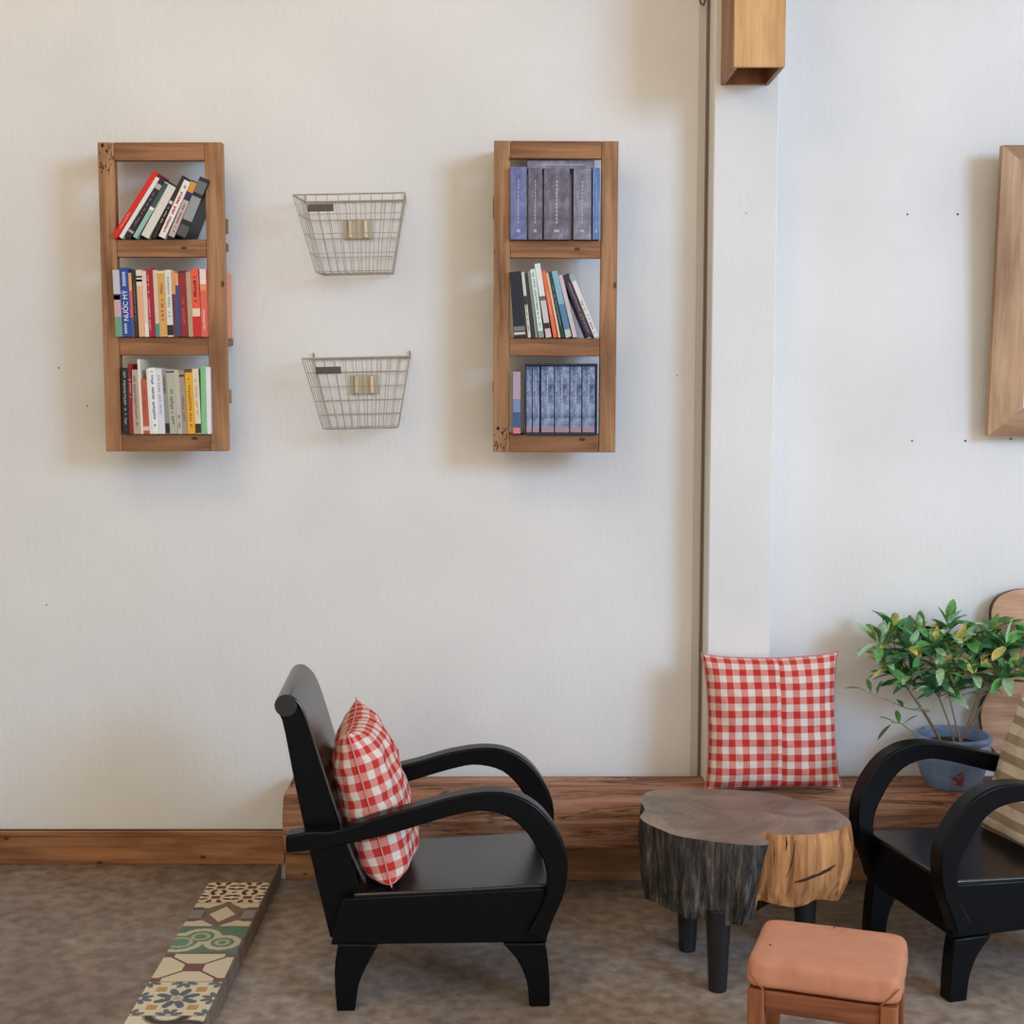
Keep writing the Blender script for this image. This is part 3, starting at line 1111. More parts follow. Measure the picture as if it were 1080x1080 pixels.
# ------------------------------------------------------------------ leaning picture frame
W_FR = wood('frame_wood', (208, 170, 132), (192, 153, 116), (166, 127, 92), 'Z', seed=3.3, rough=.5, knots=False, grain=1.3)
W_FRX = wood('frame_wood_rail', (194, 154, 116), (176, 136, 100), (150, 110, 78), 'X', seed=5.3, rough=.5, knots=False, grain=1.3)
pb, pt_ = at(1042, 460, 4.115), at(1058, 153, 4.066)
Hf = (pt_ - pb).length
tilt = math.atan2(pb.y - pt_.y, pt_.z - pb.z)
fr = thing('picture_frame', (pb.x, pb.y, pb.z), 'wide wooden frame with pale panel leaning out from the wall at the right', 'picture frame', None, (tilt, 0, 0))
Wf, bw, td = .62, .097, .026
yb0 = 0
for nm, mt, pts in (('frame_side', W_FR, [(0, 0), (bw, bw * .82), (bw, Hf - bw * .82), (0, Hf)]), ('frame_side', W_FR, [(Wf, 0), (Wf, Hf), (Wf - bw, Hf - bw * .82), (Wf - bw, bw * .82)]),
                    ('frame_rail', W_FRX, [(0, 0), (Wf, 0), (Wf - bw, bw * .82), (bw, bw * .82)]), ('frame_rail', W_FRX, [(0, Hf), (bw, Hf - bw * .82), (Wf - bw, Hf - bw * .82), (Wf, Hf)])):
    q = MB()
    q.prism(pts, 0, td)
    q.build(nm, mt, fr, .0015)
q = MB()
q.span(bw + .0002, Wf - bw - .0002, .010, .018, bw * .82 + .0002, Hf - bw * .82 - .0002)
q.build('panel', plain('pale_panel', (214, 226, 236), .25, spec=.6), fr)
q = MB()
q.tube([(.12, td - .002, Hf * .9), (.12, td + .02, Hf * .93), (.12, .105, Hf * .95)], .002, 6)
q.tube([(Wf - .12, td - .002, Hf * .9), (Wf - .12, td + .02, Hf * .93), (Wf - .12, .105, Hf * .95)], .002, 6)
q.build('hanging_wire', M_WIRE, fr)

# ------------------------------------------------------------------ timber bench
ZB = .3295
YB0, YB1 = 3.934, YW - .018


def timber_mat():
    m, nt, b = newmat('rough_timber')
    b.inputs['Roughness'].default_value = .7
    b.inputs['Specular IOR Level'].default_value = .25
    tc = nt.nodes.new('ShaderNodeTexCoord')
    mp = nt.nodes.new('ShaderNodeMapping')
    mp.inputs['Scale'].default_value = (1.3, 14, 26)
    nt.links.new(tc.outputs['Object'], mp.inputs[0])
    n = nt.nodes.new('ShaderNodeTexNoise')
    n.inputs['Scale'].default_value = 1.5
    n.inputs['Detail'].default_value = 9
    n.inputs['Roughness'].default_value = .66
    n.inputs['Distortion'].default_value = .9
    nt.links.new(mp.outputs[0], n.inputs['Vector'])
    r = ramp(nt, [(.28, (84, 54, 42)), (.42, (136, 94, 72)), (.56, (174, 128, 100)), (.75, (204, 162, 130))])
    nt.links.new(n.outputs['Fac'], r.inputs[0])
    # long drying cracks
    mp2 = nt.nodes.new('ShaderNodeMapping')
    mp2.inputs['Scale'].default_value = (.9, 6, 15)
    nt.links.new(tc.outputs['Object'], mp2.inputs[0])
    w = nt.nodes.new('ShaderNodeTexNoise')
    w.inputs['Scale'].default_value = 1.3
    w.inputs['Detail'].default_value = 5
    w.inputs['Distortion'].default_value = 1.4
    nt.links.new(mp2.outputs[0], w.inputs['Vector'])
    r2 = ramp(nt, [(.485, (255, 255, 255)), (.5, (40, 24, 20)), (.515, (255, 255, 255))])
    nt.links.new(w.outputs['Fac'], r2.inputs[0])
    mx = nt.nodes.new('ShaderNodeMixRGB')
    mx.blend_type = 'MULTIPLY'
    mx.inputs[0].default_value = .75
    nt.links.new(r.outputs[0], mx.inputs[1])
    nt.links.new(r2.outputs[0], mx.inputs[2])
    nt.links.new(mx.outputs[0], b.inputs['Base Color'])
    bp = nt.nodes.new('ShaderNodeBump')
    bp.inputs['Strength'].default_value = .6
    bp.inputs['Distance'].default_value = .006
    nt.links.new(mx.outputs[0], bp.inputs['Height'])
    nt.links.new(bp.outputs[0], b.inputs['Normal'])
    return m


XB0, XB1 = at(297.5, 850, YB0).x, 2.35
bench = thing('timber_bench', ((XB0 + XB1) / 2, (YB0 + YB1) / 2, 0), 'long rough-hewn timber beam bench along the foot of the wall', 'bench')
bx, by = (XB0 + XB1) / 2, (YB0 + YB1) / 2
m = MB()
NX, ring = 150, []
prof = []
for k in range(44):
    prof.append(k / 44 * 2 * math.pi)
for i in range(NX + 1):
    f = i / NX
    xx = XB0 + (XB1 - XB0) * f
    zb_ = .136 + (.203 - .136) * min(1, max(0, (xx + .2) / 1.2)) ** 1.3
    if i in (0, NX):
        pass
    for a in prof:
        c_, s_ = math.cos(a), math.sin(a)
        ex = 7.
        rr = 1 / (abs(c_) ** ex + abs(s_) ** ex) ** (1 / ex)
        hy, hz = (YB1 - YB0) / 2, (ZB - zb_) / 2
        yy, zz = by + c_ * rr * hy, (ZB + zb_) / 2 + s_ * rr * hz
        nz = noise.noise(Vector((xx * 2.2, a * 1.2, 3.3))) * .008 + noise.noise(Vector((xx * 9, a * 2.5, 1.7))) * .004
        if s_ * rr > .9:
            nz *= .0
            zz = min(zz, ZB)
        if c_ * rr > .9:
            nz = 0
        lower = max(0, -s_ * rr)
        if c_ < 0:
            yy += lower * .014 + nz
        if s_ < 0:
            zz += noise.noise(Vector((xx * 3.1, 8, 1))) * .008 * lower
        endx = 0
        if i == 0:
            endx = .012 * (abs(s_) ** 6) + abs(noise.noise(Vector((a * 2, 1, 1)))) * .012
        m.v.append((xx + endx - bx, yy - by, zz))
n = len(prof)
for i in range(NX):
    for k in range(n):
        k2 = (k + 1) % n
        m.f.append([i * n + k, i * n + k2, (i + 1) * n + k2, (i + 1) * n + k])
        m.m.append(0)
m.f += [list(range(n)), list(range((NX + 1) * n - 1, NX * n - 1, -1))]
m.m += [0, 0]
m.build('beam', timber_mat(), bench, smooth=50)
W_SUP = wood('bench_support_wood', (92, 62, 44), (70, 46, 34), (46, 30, 22), 'Z', seed=2.2)
for xx, zt2 in ((-.28, .17), (.72, .2), (1.9, .23)):
    q = MB()
    q.span(xx - .07 - bx, xx + .07 - bx, 4.03 - by, YB1 - .012 - by, 0, zt2)
    q.build('support_block', W_SUP, bench, .004)

# ------------------------------------------------------------------ cushions
def cushion(root, w, h, t, mat, per, seam=None, seed=0, pinch=.075, name='cover', ears=.03, crease=.006, sag=0.):
    """square cushion in local XZ, thickness along Y, centre at the local origin; per = cloth pattern period in metres"""
    N = 48
    me = bpy.data.meshes.new(name)
    vs, fs, uvs = [], [], []
    idx = {}

    def prof(u, v):
        pv = 3.2 if v > 0 else 3.2 + 5 * sag
        return max(0, (1 - abs(u) ** 3.2) * (1 - abs(v) ** pv)) ** (.55 if v > 0 else .55 - .12 * sag)
    # arc length of the cloth from edge to edge, so the check stays square on the curved sides
    au, av = [0], [0]
    for i in range(N):
        u0, u1 = -1 + 2 * i / N, -1 + 2 * (i + 1) / N
        au.append(au[-1] + math.hypot(w / N, t / 2 * (prof(u1, 0) - prof(u0, 0))))
        av.append(av[-1] + math.hypot(h / N, t / 2 * (prof(0, u1) - prof(0, u0))))
    for side in (-1, 1):
        for i in range(N + 1):
            for j in range(N + 1):
                u, v = -1 + 2 * i / N, -1 + 2 * j / N
                rim = i in (0, N) or j in (0, N)
                if rim and side == 1:
                    idx[(side, i, j)] = idx[(-1, i, j)]
                    continue
                pz = pinch * (1 - .8 * sag) if v < 0 else pinch
                x = w / 2 * u * (1 - pinch * (1 - v ** 2) * abs(u) ** 2 + ears * abs(u * v) ** 8)
                z = h / 2 * v * (1 - pz * (1 - u ** 2) * abs(v) ** 2 + (ears if v > 0 else ears * (1 - sag)) * abs(u * v) ** 8)
                p_ = prof(u, v)
                y = side * t / 2 * p_
                if not rim:
                    k = min(1, p_ * 1.6)
                    wr = noise.noise(Vector((u * 2.3 + seed, v * 2.3, side * 3.))) * crease * 1.5 + noise.noise(Vector((u * 6 + seed, v * 6, side * 5.))) * crease * .7
                    edge = abs(noise.noise(Vector((u * 9 + seed, v * 9, side)))) * crease * 1.3 * max(abs(u), abs(v)) ** 6
                    y += wr * k + side * edge
                    if seam is not None and side == -1:
                        y += .008 * math.exp(-((u - seam) / .035) ** 2) * k
                idx[(side, i, j)] = len(vs)
                vs.append((x, y, z))
    for side in (-1, 1):
        for i in range(N):
            for j in range(N):
                q_ = [(i, j), (i + 1, j), (i + 1, j + 1), (i, j + 1)]
                if side == 1:
                    q_ = q_[::-1]
                fs.append([idx[(side, a, b)] for a, b in q_])
                off = .37 if (seam is not None and -1 + 2 * (i + .5) / N > seam) else 0
                uvs.append([(au[a] / per + off, av[b] / per + off * .3) for a, b in q_])
    me.from_pydata(vs, [], fs)
    ul = me.uv_layers.new(name='UVMap')
    for p, uvq in zip(me.polygons, uvs):
        for li, uv in zip(p.loop_indices, uvq):
            ul.data[li].uv = uv
    me.polygons.foreach_set('use_smooth', [True] * len(me.polygons))
    me.materials.append(mat)
    o = bpy.data.objects.new(name, me)
    COL.objects.link(o)
    o.parent = root
    s_ = o.modifiers.new('sub', 'SUBSURF')
    s_.levels = s_.render_levels = 1
    # piped edge
    q = MB()
    rimp = [(i, 0) for i in range(N)] + [(N, j) for j in range(N)] + [(i, N) for i in range(N, 0, -1)] + [(0, j) for j in range(N, 0, -1)]
    q.tube([vs[idx[(-1, a, b)]] for a, b in rimp], .0018, 6, True)
    q.build('edge_seam', plain('seam_red', (216, 146, 138), .9) if mat is M_GING else plain('seam_cream', (196, 180, 160), .9), o, smooth=60)
    return o


GC = 'red and white gingham cushions'
ctr = at(815, 756, 4.06)
lean = R(-8)
hC, wC = .385, .385
cz = ZB + hC / 2 * math.cos(lean) + .0075
cu1 = thing('cushion', (at(813.5, 756, 3.99).x, 3.986, cz), 'red and white gingham cushion standing on the timber bench against the pillar', 'cushion', GC, (lean, R(-.6), R(2)))
cushion(cu1, wC, hC, .125, M_GING, .0405, .08, 1.3, pinch=.06, sag=.6, crease=.009)

# ------------------------------------------------------------------ armchairs
CW = .43


def armchair(loc, rz, label):
    root = thing('armchair', loc, label, 'armchair', 'low black wooden armchairs', (0, 0, rz))
    hw_ = CW / 2
    top = [(-.60, .435), (-.54, .444), (-.484, .445), (-.371, .480), (-.291, .500), (-.21, .522), (-.13, .533), (-.065, .526), (-.008, .495), (.033, .446), (.057, .395), (.064, .345), (.054, .278), (.028, .215), (.012, .165)]
    bot = [(-.60, .393), (-.54, .398), (-.48, .408), (-.372, .430), (-.291, .453), (-.21, .476), (-.146, .487), (-.081, .473), (-.040, .440), (-.012, .398), (.007, .360), (.015, .321), (.009, .270), (-.012, .222), (-.034, .188)]
    A, B = smooth_line(top, 44), smooth_line(bot, 44)
    for s_ in (-1, 1):
        q = MB()
        y = s_ * (hw_ - .014)
        q.band(A, B, y - .026, y + .026)
        q.build('arm', M_BLACK, root, .005, 2, 50)
    # back posts
    pl = smooth_line([(-.622, .725), (-.608, .690), (-.585, .560), (-.563, .445), (-.535, .310), (-.503, .165)], 20)
    pr = smooth_line([(-.576, .738), (-.549, .690), (-.512, .560), (-.478, .445), (-.444, .345), (-.405, .165)], 20)
    for s_ in (-1, 1):
        q = MB()
        y = s_ * (hw_ - .056)
        q.band(pl, pr, y - .015, y + .015)
        q.build('back_post', M_BLACK, root, .003, 2, 50)
    # side rails
    for s_ in (-1, 1):
        q = MB()
        y = s_ * (hw_ - .056)
        q.band([(-.470, .2735), (-.2, .2825), (.012, .290)], [(-.4995, .160), (-.2, .158), (.016, .156)], y - .016 + s_ * .032, y + .016 + s_ * .032)
        q.build('side_rail', M_BLACK, root, .004, 2)
    q = MB()
    q.span(-.008, .014, -hw_ + .042, hw_ - .042, .158, .288)
    q.build('front_rail', M_BLACK, root, .004, 2)
    q = MB()
    q.span(-.497, -.475, -hw_ + .042, hw_ - .042, .165, .272)
    q.build('rear_rail', M_BLACK, root, .004, 2)
    # seat
    q = MB()
    st = smooth_line([(-.445, .282), (-.2, .288), (.0, .297), (.022, .296)], 14)
    sb = [(a.x, a.y - .014) for a in st]
    q.band([(a.x, a.y) for a in st], sb, -hw_ + .018, hw_ - .018)
    q.build('seat', M_POLISH, root, .004, 2, 40)
    # back panel with the rolled top
    fr_ = smooth_line([(-.414, .300), (-.446, .372), (-.474, .455), (-.508, .565), (-.545, .690), (-.566, .740), (-.590, .7615)], 30)
    bk = [(a.x - .0075, a.y - .003) for a in fr_]
    q = MB()
    q.band([(a.x, a.y) for a in fr_], bk, -hw_ + .036, hw_ - .036)
    q.build('backrest', M_POLISH, root, .003, 2, 40)
    q = MB()
    NN = 28
    cxr, czr, rr_ = -.600, .735, .0265
    rng = [(cxr + rr_ * math.cos(2 * math.pi * k / NN), czr + rr_ * math.sin(2 * math.pi * k / NN)) for k in range(NN)]
    q.prism(rng, -hw_ + .035, hw_ - .035)
    q.build('top_roll', M_POLISH, root, .003, 2, 40)
    # legs
    fa = smooth_line([(-.090, .158), (-.055, .115), (-.033, .062), (-.026, 0)], 12)
    fb = smooth_line([(.012, .158), (.018, .115), (.022, .062), (.023, 0)], 12)
    ra = smooth_line([(-.482, .166), (-.490, .11), (-.490, .055), (-.486, 0)], 12)
    rb = smooth_line([(-.386, .162), (-.412, .115), (-.434, .062), (-.443, 0)], 12)
    for s_ in (-1, 1):
        for a, b in ((fa, fb), (ra, rb)):
            q = MB()
            y = s_ * (hw_ - .022)
            q.band(a, b, y - .022, y + .022)
            q.build('leg', M_BLACK, root, .004, 2, 50)
    return root


P0 = onz(570, 1062, 0)
rzL = R(3.0)
RmL = Matrix.Rotation(rzL, 3, 'Z')
cL = P0 - RmL @ Vector((0, -CW / 2, 0))
cL.z = 0
armchair(cL, rzL, 'black wooden armchair at the left holding a gingham cushion, facing right')
rzR = R(195)
RmR = Matrix.Rotation(rzR, 3, 'Z')
cR = onz(1010, 1057, 0) - RmR @ Vector((0, CW / 2, 0))
cR.z = 0
armchair(cR, rzR, 'black wooden armchair at the right edge holding a striped cushion, facing left')


def seat_cushion(croot, rz, off, label, mat, nuv, size, lean_deg, seam, seed, group, twist=0):
    M_ = Matrix.Rotation(rz, 3, 'Z')
    # cushion local -Y looks forward along chair +X: rotate local frame by +90deg about Z, then tilt back
    o = thing('cushion', Vector(croot) + M_ @ Vector(off), label, 'cushion', group)
    o.rotation_mode = 'QUATERNION'
    m3 = M_ @ Matrix.Rotation(R(twist), 3, 'Z') @ Matrix.Rotation(R(90), 3, 'Z') @ Matrix.Rotation(R(-lean_deg), 3, 'X')
    o.rotation_quaternion = m3.to_quaternion()
    cushion(o, size[0], size[1], size[2], mat, nuv, seam, seed, pinch=.05, sag=.8, crease=.008)
    return o


seat_cushion(cL, rzL, (-.405, 0.0, .4785), 'red and white gingham cushion propped in the left black armchair', M_GING, .0415, (.36, .385, .16), 15, .05, 4.7, GC)
seat_cushion(cR, rzR, (-.375, .0, .462), 'taupe and cream striped cushion propped in the right black armchair', M_STRIPE, .052, (.36, .37, .13), 17, None, 2.2, None)

# ------------------------------------------------------------------ tree-trunk table
ZT = .385
outl = [(676, 846), (679, 838), (690, 833.5), (715, 832), (745, 832), (775, 833), (808, 836), (837, 842), (860, 848), (881, 855), (893, 862.5), (897, 869), (887, 874.5), (868, 878.5), (847, 880.5), (821, 880), (808, 878.2), (803, 878.5),
        (806, 883), (811, 888.5), (806, 891.5), (785, 891), (764, 889), (744, 886.5), (715, 881.5), (697, 875), (681, 867.5), (675, 862), (678, 857), (680, 853)]
W3 = [onz(x, y, ZT) for x, y in outl]
ctrT = Vector((sum(p.x for p in W3) / len(W3), sum(p.y for p in W3) / len(W3), 0))
L2 = [Vector((p.x - ctrT.x, p.y - ctrT.y, 0)) for p in W3]
loopc = L2 + [L2[0]]
dense = smooth_line(loopc, 241)[:-1]
isright = []
for p in dense:
    wx, wy = p.x + ctrT.x, p.y + ctrT.y
    isright.append(p.x > .045 + .35 * (p.y + .18) * 0 and not (p.x < .075 and p.y < -.13))


def bark_mat():
    m, nt, b = newmat('dark_bark')
    b.inputs['Roughness'].default_value = .85
    b.inputs['Specular IOR Level'].default_value = .2
    tc = nt.nodes.new('ShaderNodeTexCoord')
    mp = nt.nodes.new('ShaderNodeMapping')
    mp.inputs['Scale'].default_value = (34, 34, 5)
    nt.links.new(tc.outputs['Object'], mp.inputs[0])
    n = nt.nodes.new('ShaderNodeTexNoise')
    n.inputs['Scale'].default_value = 1.6
    n.inputs['Detail'].default_value = 9
    n.inputs['Roughness'].default_value = .7
    nt.links.new(mp.outputs[0], n.inputs['Vector'])
    r = ramp(nt, [(.36, (26, 25, 26)), (.5, (66, 62, 60)), (.62, (106, 99, 92)), (.75, (190, 174, 142))])
    nt.links.new(n.outputs['Fac'], r.inputs[0])
    nt.links.new(r.outputs[0], b.inputs['Base Color'])
    bp = nt.nodes.new('ShaderNodeBump')
    bp.inputs['Strength'].default_value = .9
    bp.inputs['Distance'].default_value = .01
    nt.links.new(n.outputs['Fac'], bp.inputs['Height'])
    nt.links.new(bp.outputs[0], b.inputs['Normal'])
    return m


def top_mat():
    m, nt, b = newmat('table_top_wood')
    b.inputs['Roughness'].default_value = .38
    tc = nt.nodes.new('ShaderNodeTexCoord')
    n = nt.nodes.new('ShaderNodeTexNoise')
    n.inputs['Scale'].default_value = 7
    n.inputs['Detail'].default_value = 7
    n.inputs['Distortion'].default_value = 1.2
    nt.links.new(tc.outputs['Object'], n.inputs['Vector'])
    r = ramp(nt, [(.3, (98, 86, 78)), (.5, (126, 111, 100)), (.64, (146, 128, 114)), (.76, (178, 128, 92))])
    nt.links.new(n.outputs['Fac'], r.inputs[0])
    w = nt.nodes.new('ShaderNodeTexWave')
    w.wave_type = 'RINGS'
    w.rings_direction = 'Z'
    w.inputs['Scale'].default_value = 14
    w.inputs['Distortion'].default_value = 3
    w.inputs['Detail'].default_value = 3
    nt.links.new(tc.outputs['Object'], w.inputs['Vector'])
    r2 = ramp(nt, [(.0, (240, 237, 235)), (.6, (255, 255, 255))])
    nt.links.new(w.outputs['Fac'], r2.inputs[0])
    mx = nt.nodes.new('ShaderNodeMixRGB')
    mx.blend_type = 'MULTIPLY'
    mx.inputs[0].default_value = .8
    nt.links.new(r.outputs[0], mx.inputs[1])
    nt.links.new(r2.outputs[0], mx.inputs[2])
    nt.links.new(mx.outputs[0], b.inputs['Base Color'])
    return m


W_OR = wood('peeled_trunk_wood', (228, 176, 118), (196, 136, 84), (104, 60, 36), 'Z', seed=6, rough=.65, grain=1.15, knots=False, bump=1.)
table = thing('stump_table', (ctrT.x, ctrT.y, 0), 'low coffee table made from a two-lobed tree trunk slice on dark peg legs', 'table')
m = MB()
ND, NZ = len(dense), 22
THK = .205
for j in range(NZ + 1):
    f = j / NZ
    for i, p in enumerate(dense):
        d = Vector((p.x, p.y, 0)).normalized()
        a = i / ND * 2 * math.pi
        cyc = Vector((math.cos(a) * 3, math.sin(a) * 3, 0))
        rid = noise.noise(Vector((cyc.x * 6, cyc.y * 6, f * .8))) * .008 + noise.noise(Vector((cyc.x * 16, cyc.y * 16, f * 1.6))) * .004
        if isright[i]:
            rid = noise.noise(Vector((cyc.x * 3, cyc.y * 3, f * 1.2))) * .006
            belly = .016 * math.sin(f * math.pi * .9) - .028 * f ** 2
            depth = THK - .022 + noise.noise(Vector((cyc.x, cyc.y, 9))) * .018
        else:
            belly = .004 * math.sin(f * math.pi) - .014 * f ** 1.5
            depth = THK + noise.noise(Vector((cyc.x * 2, cyc.y * 2, 4))) * .012
        amt = min(1, f * 5)
        q_ = p + d * (rid * amt + belly)
        # the cleft between the lobes leans to the left on its way down
        wgt = math.exp(-((q_.x + ctrT.x - .62) ** 2 + (q_.y + ctrT.y - 3.335) ** 2) / .0042)
        q_.x -= .055 * f * wgt
        if isright[i]:
            depth += .035 * wgt
        m.v.append((q_.x, q_.y, ZT - depth * f))
for j in range(NZ):
    for i in range(ND):
        i2 = (i + 1) % ND
        m.f.append([j * ND + i, j * ND + i2, (j + 1) * ND + i2, (j + 1) * ND + i])
        m.m.append(2 if isright[i] else 1)
m.f += [list(range(ND)), list(range(NZ * ND, (NZ + 1) * ND))]
m.m += [0, 1]
m.build('trunk_slab', [top_mat(), bark_mat(), W_OR], table, smooth=60)
from mathutils.bvhtree import BVHTree
slab_tree = BVHTree.FromPolygons([Vector(v) for v in m.v], [tuple(f) for f in m.f])
tri_off = Vector((ctrT.x, ctrT.y, 0))


def on_slab(px, py):
    d = ray(px, py).normalized()
    h = slab_tree.ray_cast(EYE - tri_off, d)
    return h[0] if h[0] is not None else None


M_CRACK = plain('crack_dark', (52, 32, 24), .9)
for line, r0 in (([(838, 930.5), (848, 928), (858, 924), (866, 921), (874, 917), (881, 912)], .0042), ([(829, 882), (830, 890), (829, 897)], .0024), ([(839, 886), (837, 902), (834, 914), (829, 926)], .0016), ([(815, 884), (817, 900), (816, 915)], .0012)):
    pts = [on_slab(*p) for p in line]
    pts = [p for p in pts if p is not None]
    if len(pts) > 2:
        q = MB()
        q.tube(pts, [r0 * (.4 if i in (0, len(pts) - 1) else 1) for i in range(len(pts))], 7)
        q.build('crack', M_CRACK, table, smooth=60)
M_PEG = plain('peg_leg_black', (26, 27, 31), .4)
for (x, y, lx, ly) in ((.507, 3.384, 0, 0), (.463, 3.632, -.0, 0), (.765, 3.60, .0, 0)):
    q = MB()
    q.tube([(x - ctrT.x, y - ctrT.y, 0), (x - ctrT.x, y - ctrT.y, .1), (x - ctrT.x, y - ctrT.y, .21)], [.0225, .027, .0325], 20)
    q.build('leg', M_PEG, table, .002, 2, 50)

# ------------------------------------------------------------------ padded stool
zs_ = .33
FL, FRr, BR, BL = [onz(*p, zs_) for p in ((791, 1012), (957, 1034), (953, 982), (801, 966))]
ctrS = (FL + FRr + BR + BL) / 4
dv = (FRr - FL)
rzS = math.atan2(dv.y, dv.x)
wS, dS = .5 * ((FRr - FL).length + (BR - BL).length), .5 * ((BL - FL).length + (BR - FRr).length)
stool = thing('stool', (ctrS.x, ctrS.y, 0), 'small wooden stool with tan leatherette padded seat in the foreground', 'stool', None, (0, 0, rzS))
M_PAD = mottled('tan_leatherette', [(.3, (192, 126, 94)), (.7, (208, 144, 112))], 9, .5)
NPX, NPY = 40, 32
m = MB()
padt, padb = zs_, zs_ - .062


def padpt(u, v, lvl):
    ex = 9.
    return u, v


NR = 200
rings = [(1.0, padb), (1.006, padb + .012), (1.004, padb + .03), (.995, padt - .018), (.975, padt - .007), (.94, padt - .002), (.8, padt + .001), (.55, padt + .003), (.3, padt + .004), (.1, padt + .004)]
for (sc_, z) in rings:
    for k in range(NR):
        a = 2 * math.pi * k / NR
        c_, s_ = math.cos(a), math.sin(a)
        ex = 12 if sc_ > .7 else 6
        rr = 1 / (abs(c_) ** ex + abs(s_) ** ex) ** (1 / ex)
        x, y = c_ * rr * wS / 2 * sc_, s_ * rr * dS / 2 * sc_
        if z < padt - .004:
            w_ = noise.noise(Vector((x * 40, y * 40, z * 6))) * .0025
            x, y = x * (1 + w_ / .15), y * (1 + w_ / .12)
        m.v.append((x, y, z))
for j in range(len(rings) - 1):
    for k in range(NR):
        k2 = (k + 1) % NR
        m.f.append([j * NR + k, j * NR + k2, (j + 1) * NR + k2, (j + 1) * NR + k])
        m.m.append(0)
m.f += [list(range(NR)), list(range((len(rings) - 1) * NR, len(rings) * NR))]
m.m += [0, 0]
m.build('seat_pad', M_PAD, stool, smooth=50, sub=1)
for sx in (-1, 1):
    q = MB()
    X_, Y_ = sx * wS / 2, -dS / 2
    # edge of the cover folded over at each front corner
    q.tube([(X_ * .985, Y_ * .975, padt - .020), (X_ - sx * .018, Y_ * 1.003, padt - .038), (X_ - sx * .038, Y_ * 1.004, padb + .003)], [.0012, .0018, .0018], 8)
    q.build('fold_seam', plain('seam_tan', (150, 88, 62), .6), stool, smooth=60)
W_ST = wood('stool_wood_leg', (176, 112, 72), (150, 88, 54), (108, 60, 36), 'Z', seed=8.1)
W_SX = wood('stool_wood_rail', (170, 106, 68), (144, 84, 52), (104, 58, 36), 'X', seed=8.9)
W_SY = wood('stool_wood_side', (170, 106, 68), (144, 84, 52), (104, 58, 36), 'Y', seed=9.9)
ix, iy = wS / 2 - .022, dS / 2 - .022
for sx in (-1, 1):
    for sy in (-1, 1):
        q = MB()
        q.box((sx * ix, sy * iy, padb / 2 - .0005), (.034, .034, padb - .001))
        q.build('leg', W_ST, stool, .003)
for sy in (-1, 1):
    q = MB()
    q.box((0, sy * iy, padb - .026), (2 * ix - .0345, .022, .046))
    q.build('apron', W_SX, stool, .002)
for sx in (-1, 1):
    q = MB()
    q.box((sx * ix, 0, padb - .026), (.022, 2 * iy - .0345, .046))
    q.build('apron', W_SY, stool, .002)
    q = MB()
    q.box((sx * ix, 0, .09), (.018, 2 * iy - .0345, .028))
    q.build('stretcher', W_SY, stool, .002)
q = MB()
for x, y in ((-.115, -.04), (.0, .098)):
    q.lathe([(0, .002), (.0022, .001), (.0025, 0)], 10, (x, y, padt + .0015))
q.build('tack', plain('tack_dark', (50, 36, 30), .5), stool)

# ------------------------------------------------------------------ hourglass wooden panel
half = [(1.56, .890), (1.49, .888), (1.455, .881), (1.425, .866), (1.410, .845), (1.404, .815), (1.410, .775), (1.432, .728), (1.450, .694), (1.445, .655), (1.415, .60), (1.390, .555), (1.382, .515), (1.388, .47), (1.404, .435),
        (1.430, .402), (1.458, .375), (1.50, .345), (1.54, .333), (1.56, .3315)]
hl = smooth_line([(a, b) for a, b in half], 60)
out = [(p.x - 1.56, p.y - ZB) for p in hl] + [(1.56 - p.x, p.y - ZB) for p in hl[-2:0:-1]]
pn = thing('wooden_panel', (1.56, 4.115, ZB + .0005), 'tan hourglass-shaped wooden panel standing behind the potted plant at the right edge', 'wooden panel')
q = MB()
q.prism(out, 0, .006)
q.build('face', wood('panel_ply', (222, 182, 150), (208, 164, 132), (186, 140, 108), 'X', seed=12.5, knots=False, grain=1.4, rough=.55), pn, .0015)
q = MB()
q.prism([(x * .985, .003 + z * .99) for x, z in out], .0062, .034)
q.build('side', wood('panel_side', (96, 70, 52), (78, 56, 42), (58, 40, 30), 'X', seed=2.5, knots=False), pn)

# ------------------------------------------------------------------ potted plant
pc = at(1005, 771, 4.035)
pot = thing('potted_plant', (pc.x, 4.035, ZB), 'leafy variegated shrub in blue glazed pot on the timber bench', 'plant')
S = 1.0
M_POT = mottled('blue_glaze', [(.25, (102, 130, 178)), (.55, (134, 162, 206)), (.8, (174, 196, 226))], 8, .22, (1, 1, 1), 5)
hP = .150
q = MB()
q.lathe([(0, 0), (.072, 0), (.076, .004), (.090, .035), (.103, .075), (.108, .1), (.105, .122), (.101, .130), (.107, .136), (.1105, .143), (.108, hP), (.099, hP + .001), (.094, .142), (.092, .11), (0, .11)], 56)
pot_body = q.build('pot', M_POT, pot, smooth=50)
q = MB()
q.lathe([(.0915, .118), (.06, .124), (.03, .126), (0, .126)], 30)
q.build('soil', mottled('soil', [(.3, (44, 34, 28)), (.7, (84, 66, 52))], 60, .95), pot, smooth=60)
# red brush motif on the front of the pot, and a small dark one by the rim


def onpot(ang, z):
    rad = .076 + (.103 - .076) * min(1, max(0, (z - .004) / .071)) if z < .075 else .107
    return Vector((math.sin(ang) * (rad + .0022), -math.cos(ang) * (rad + .0022), z))


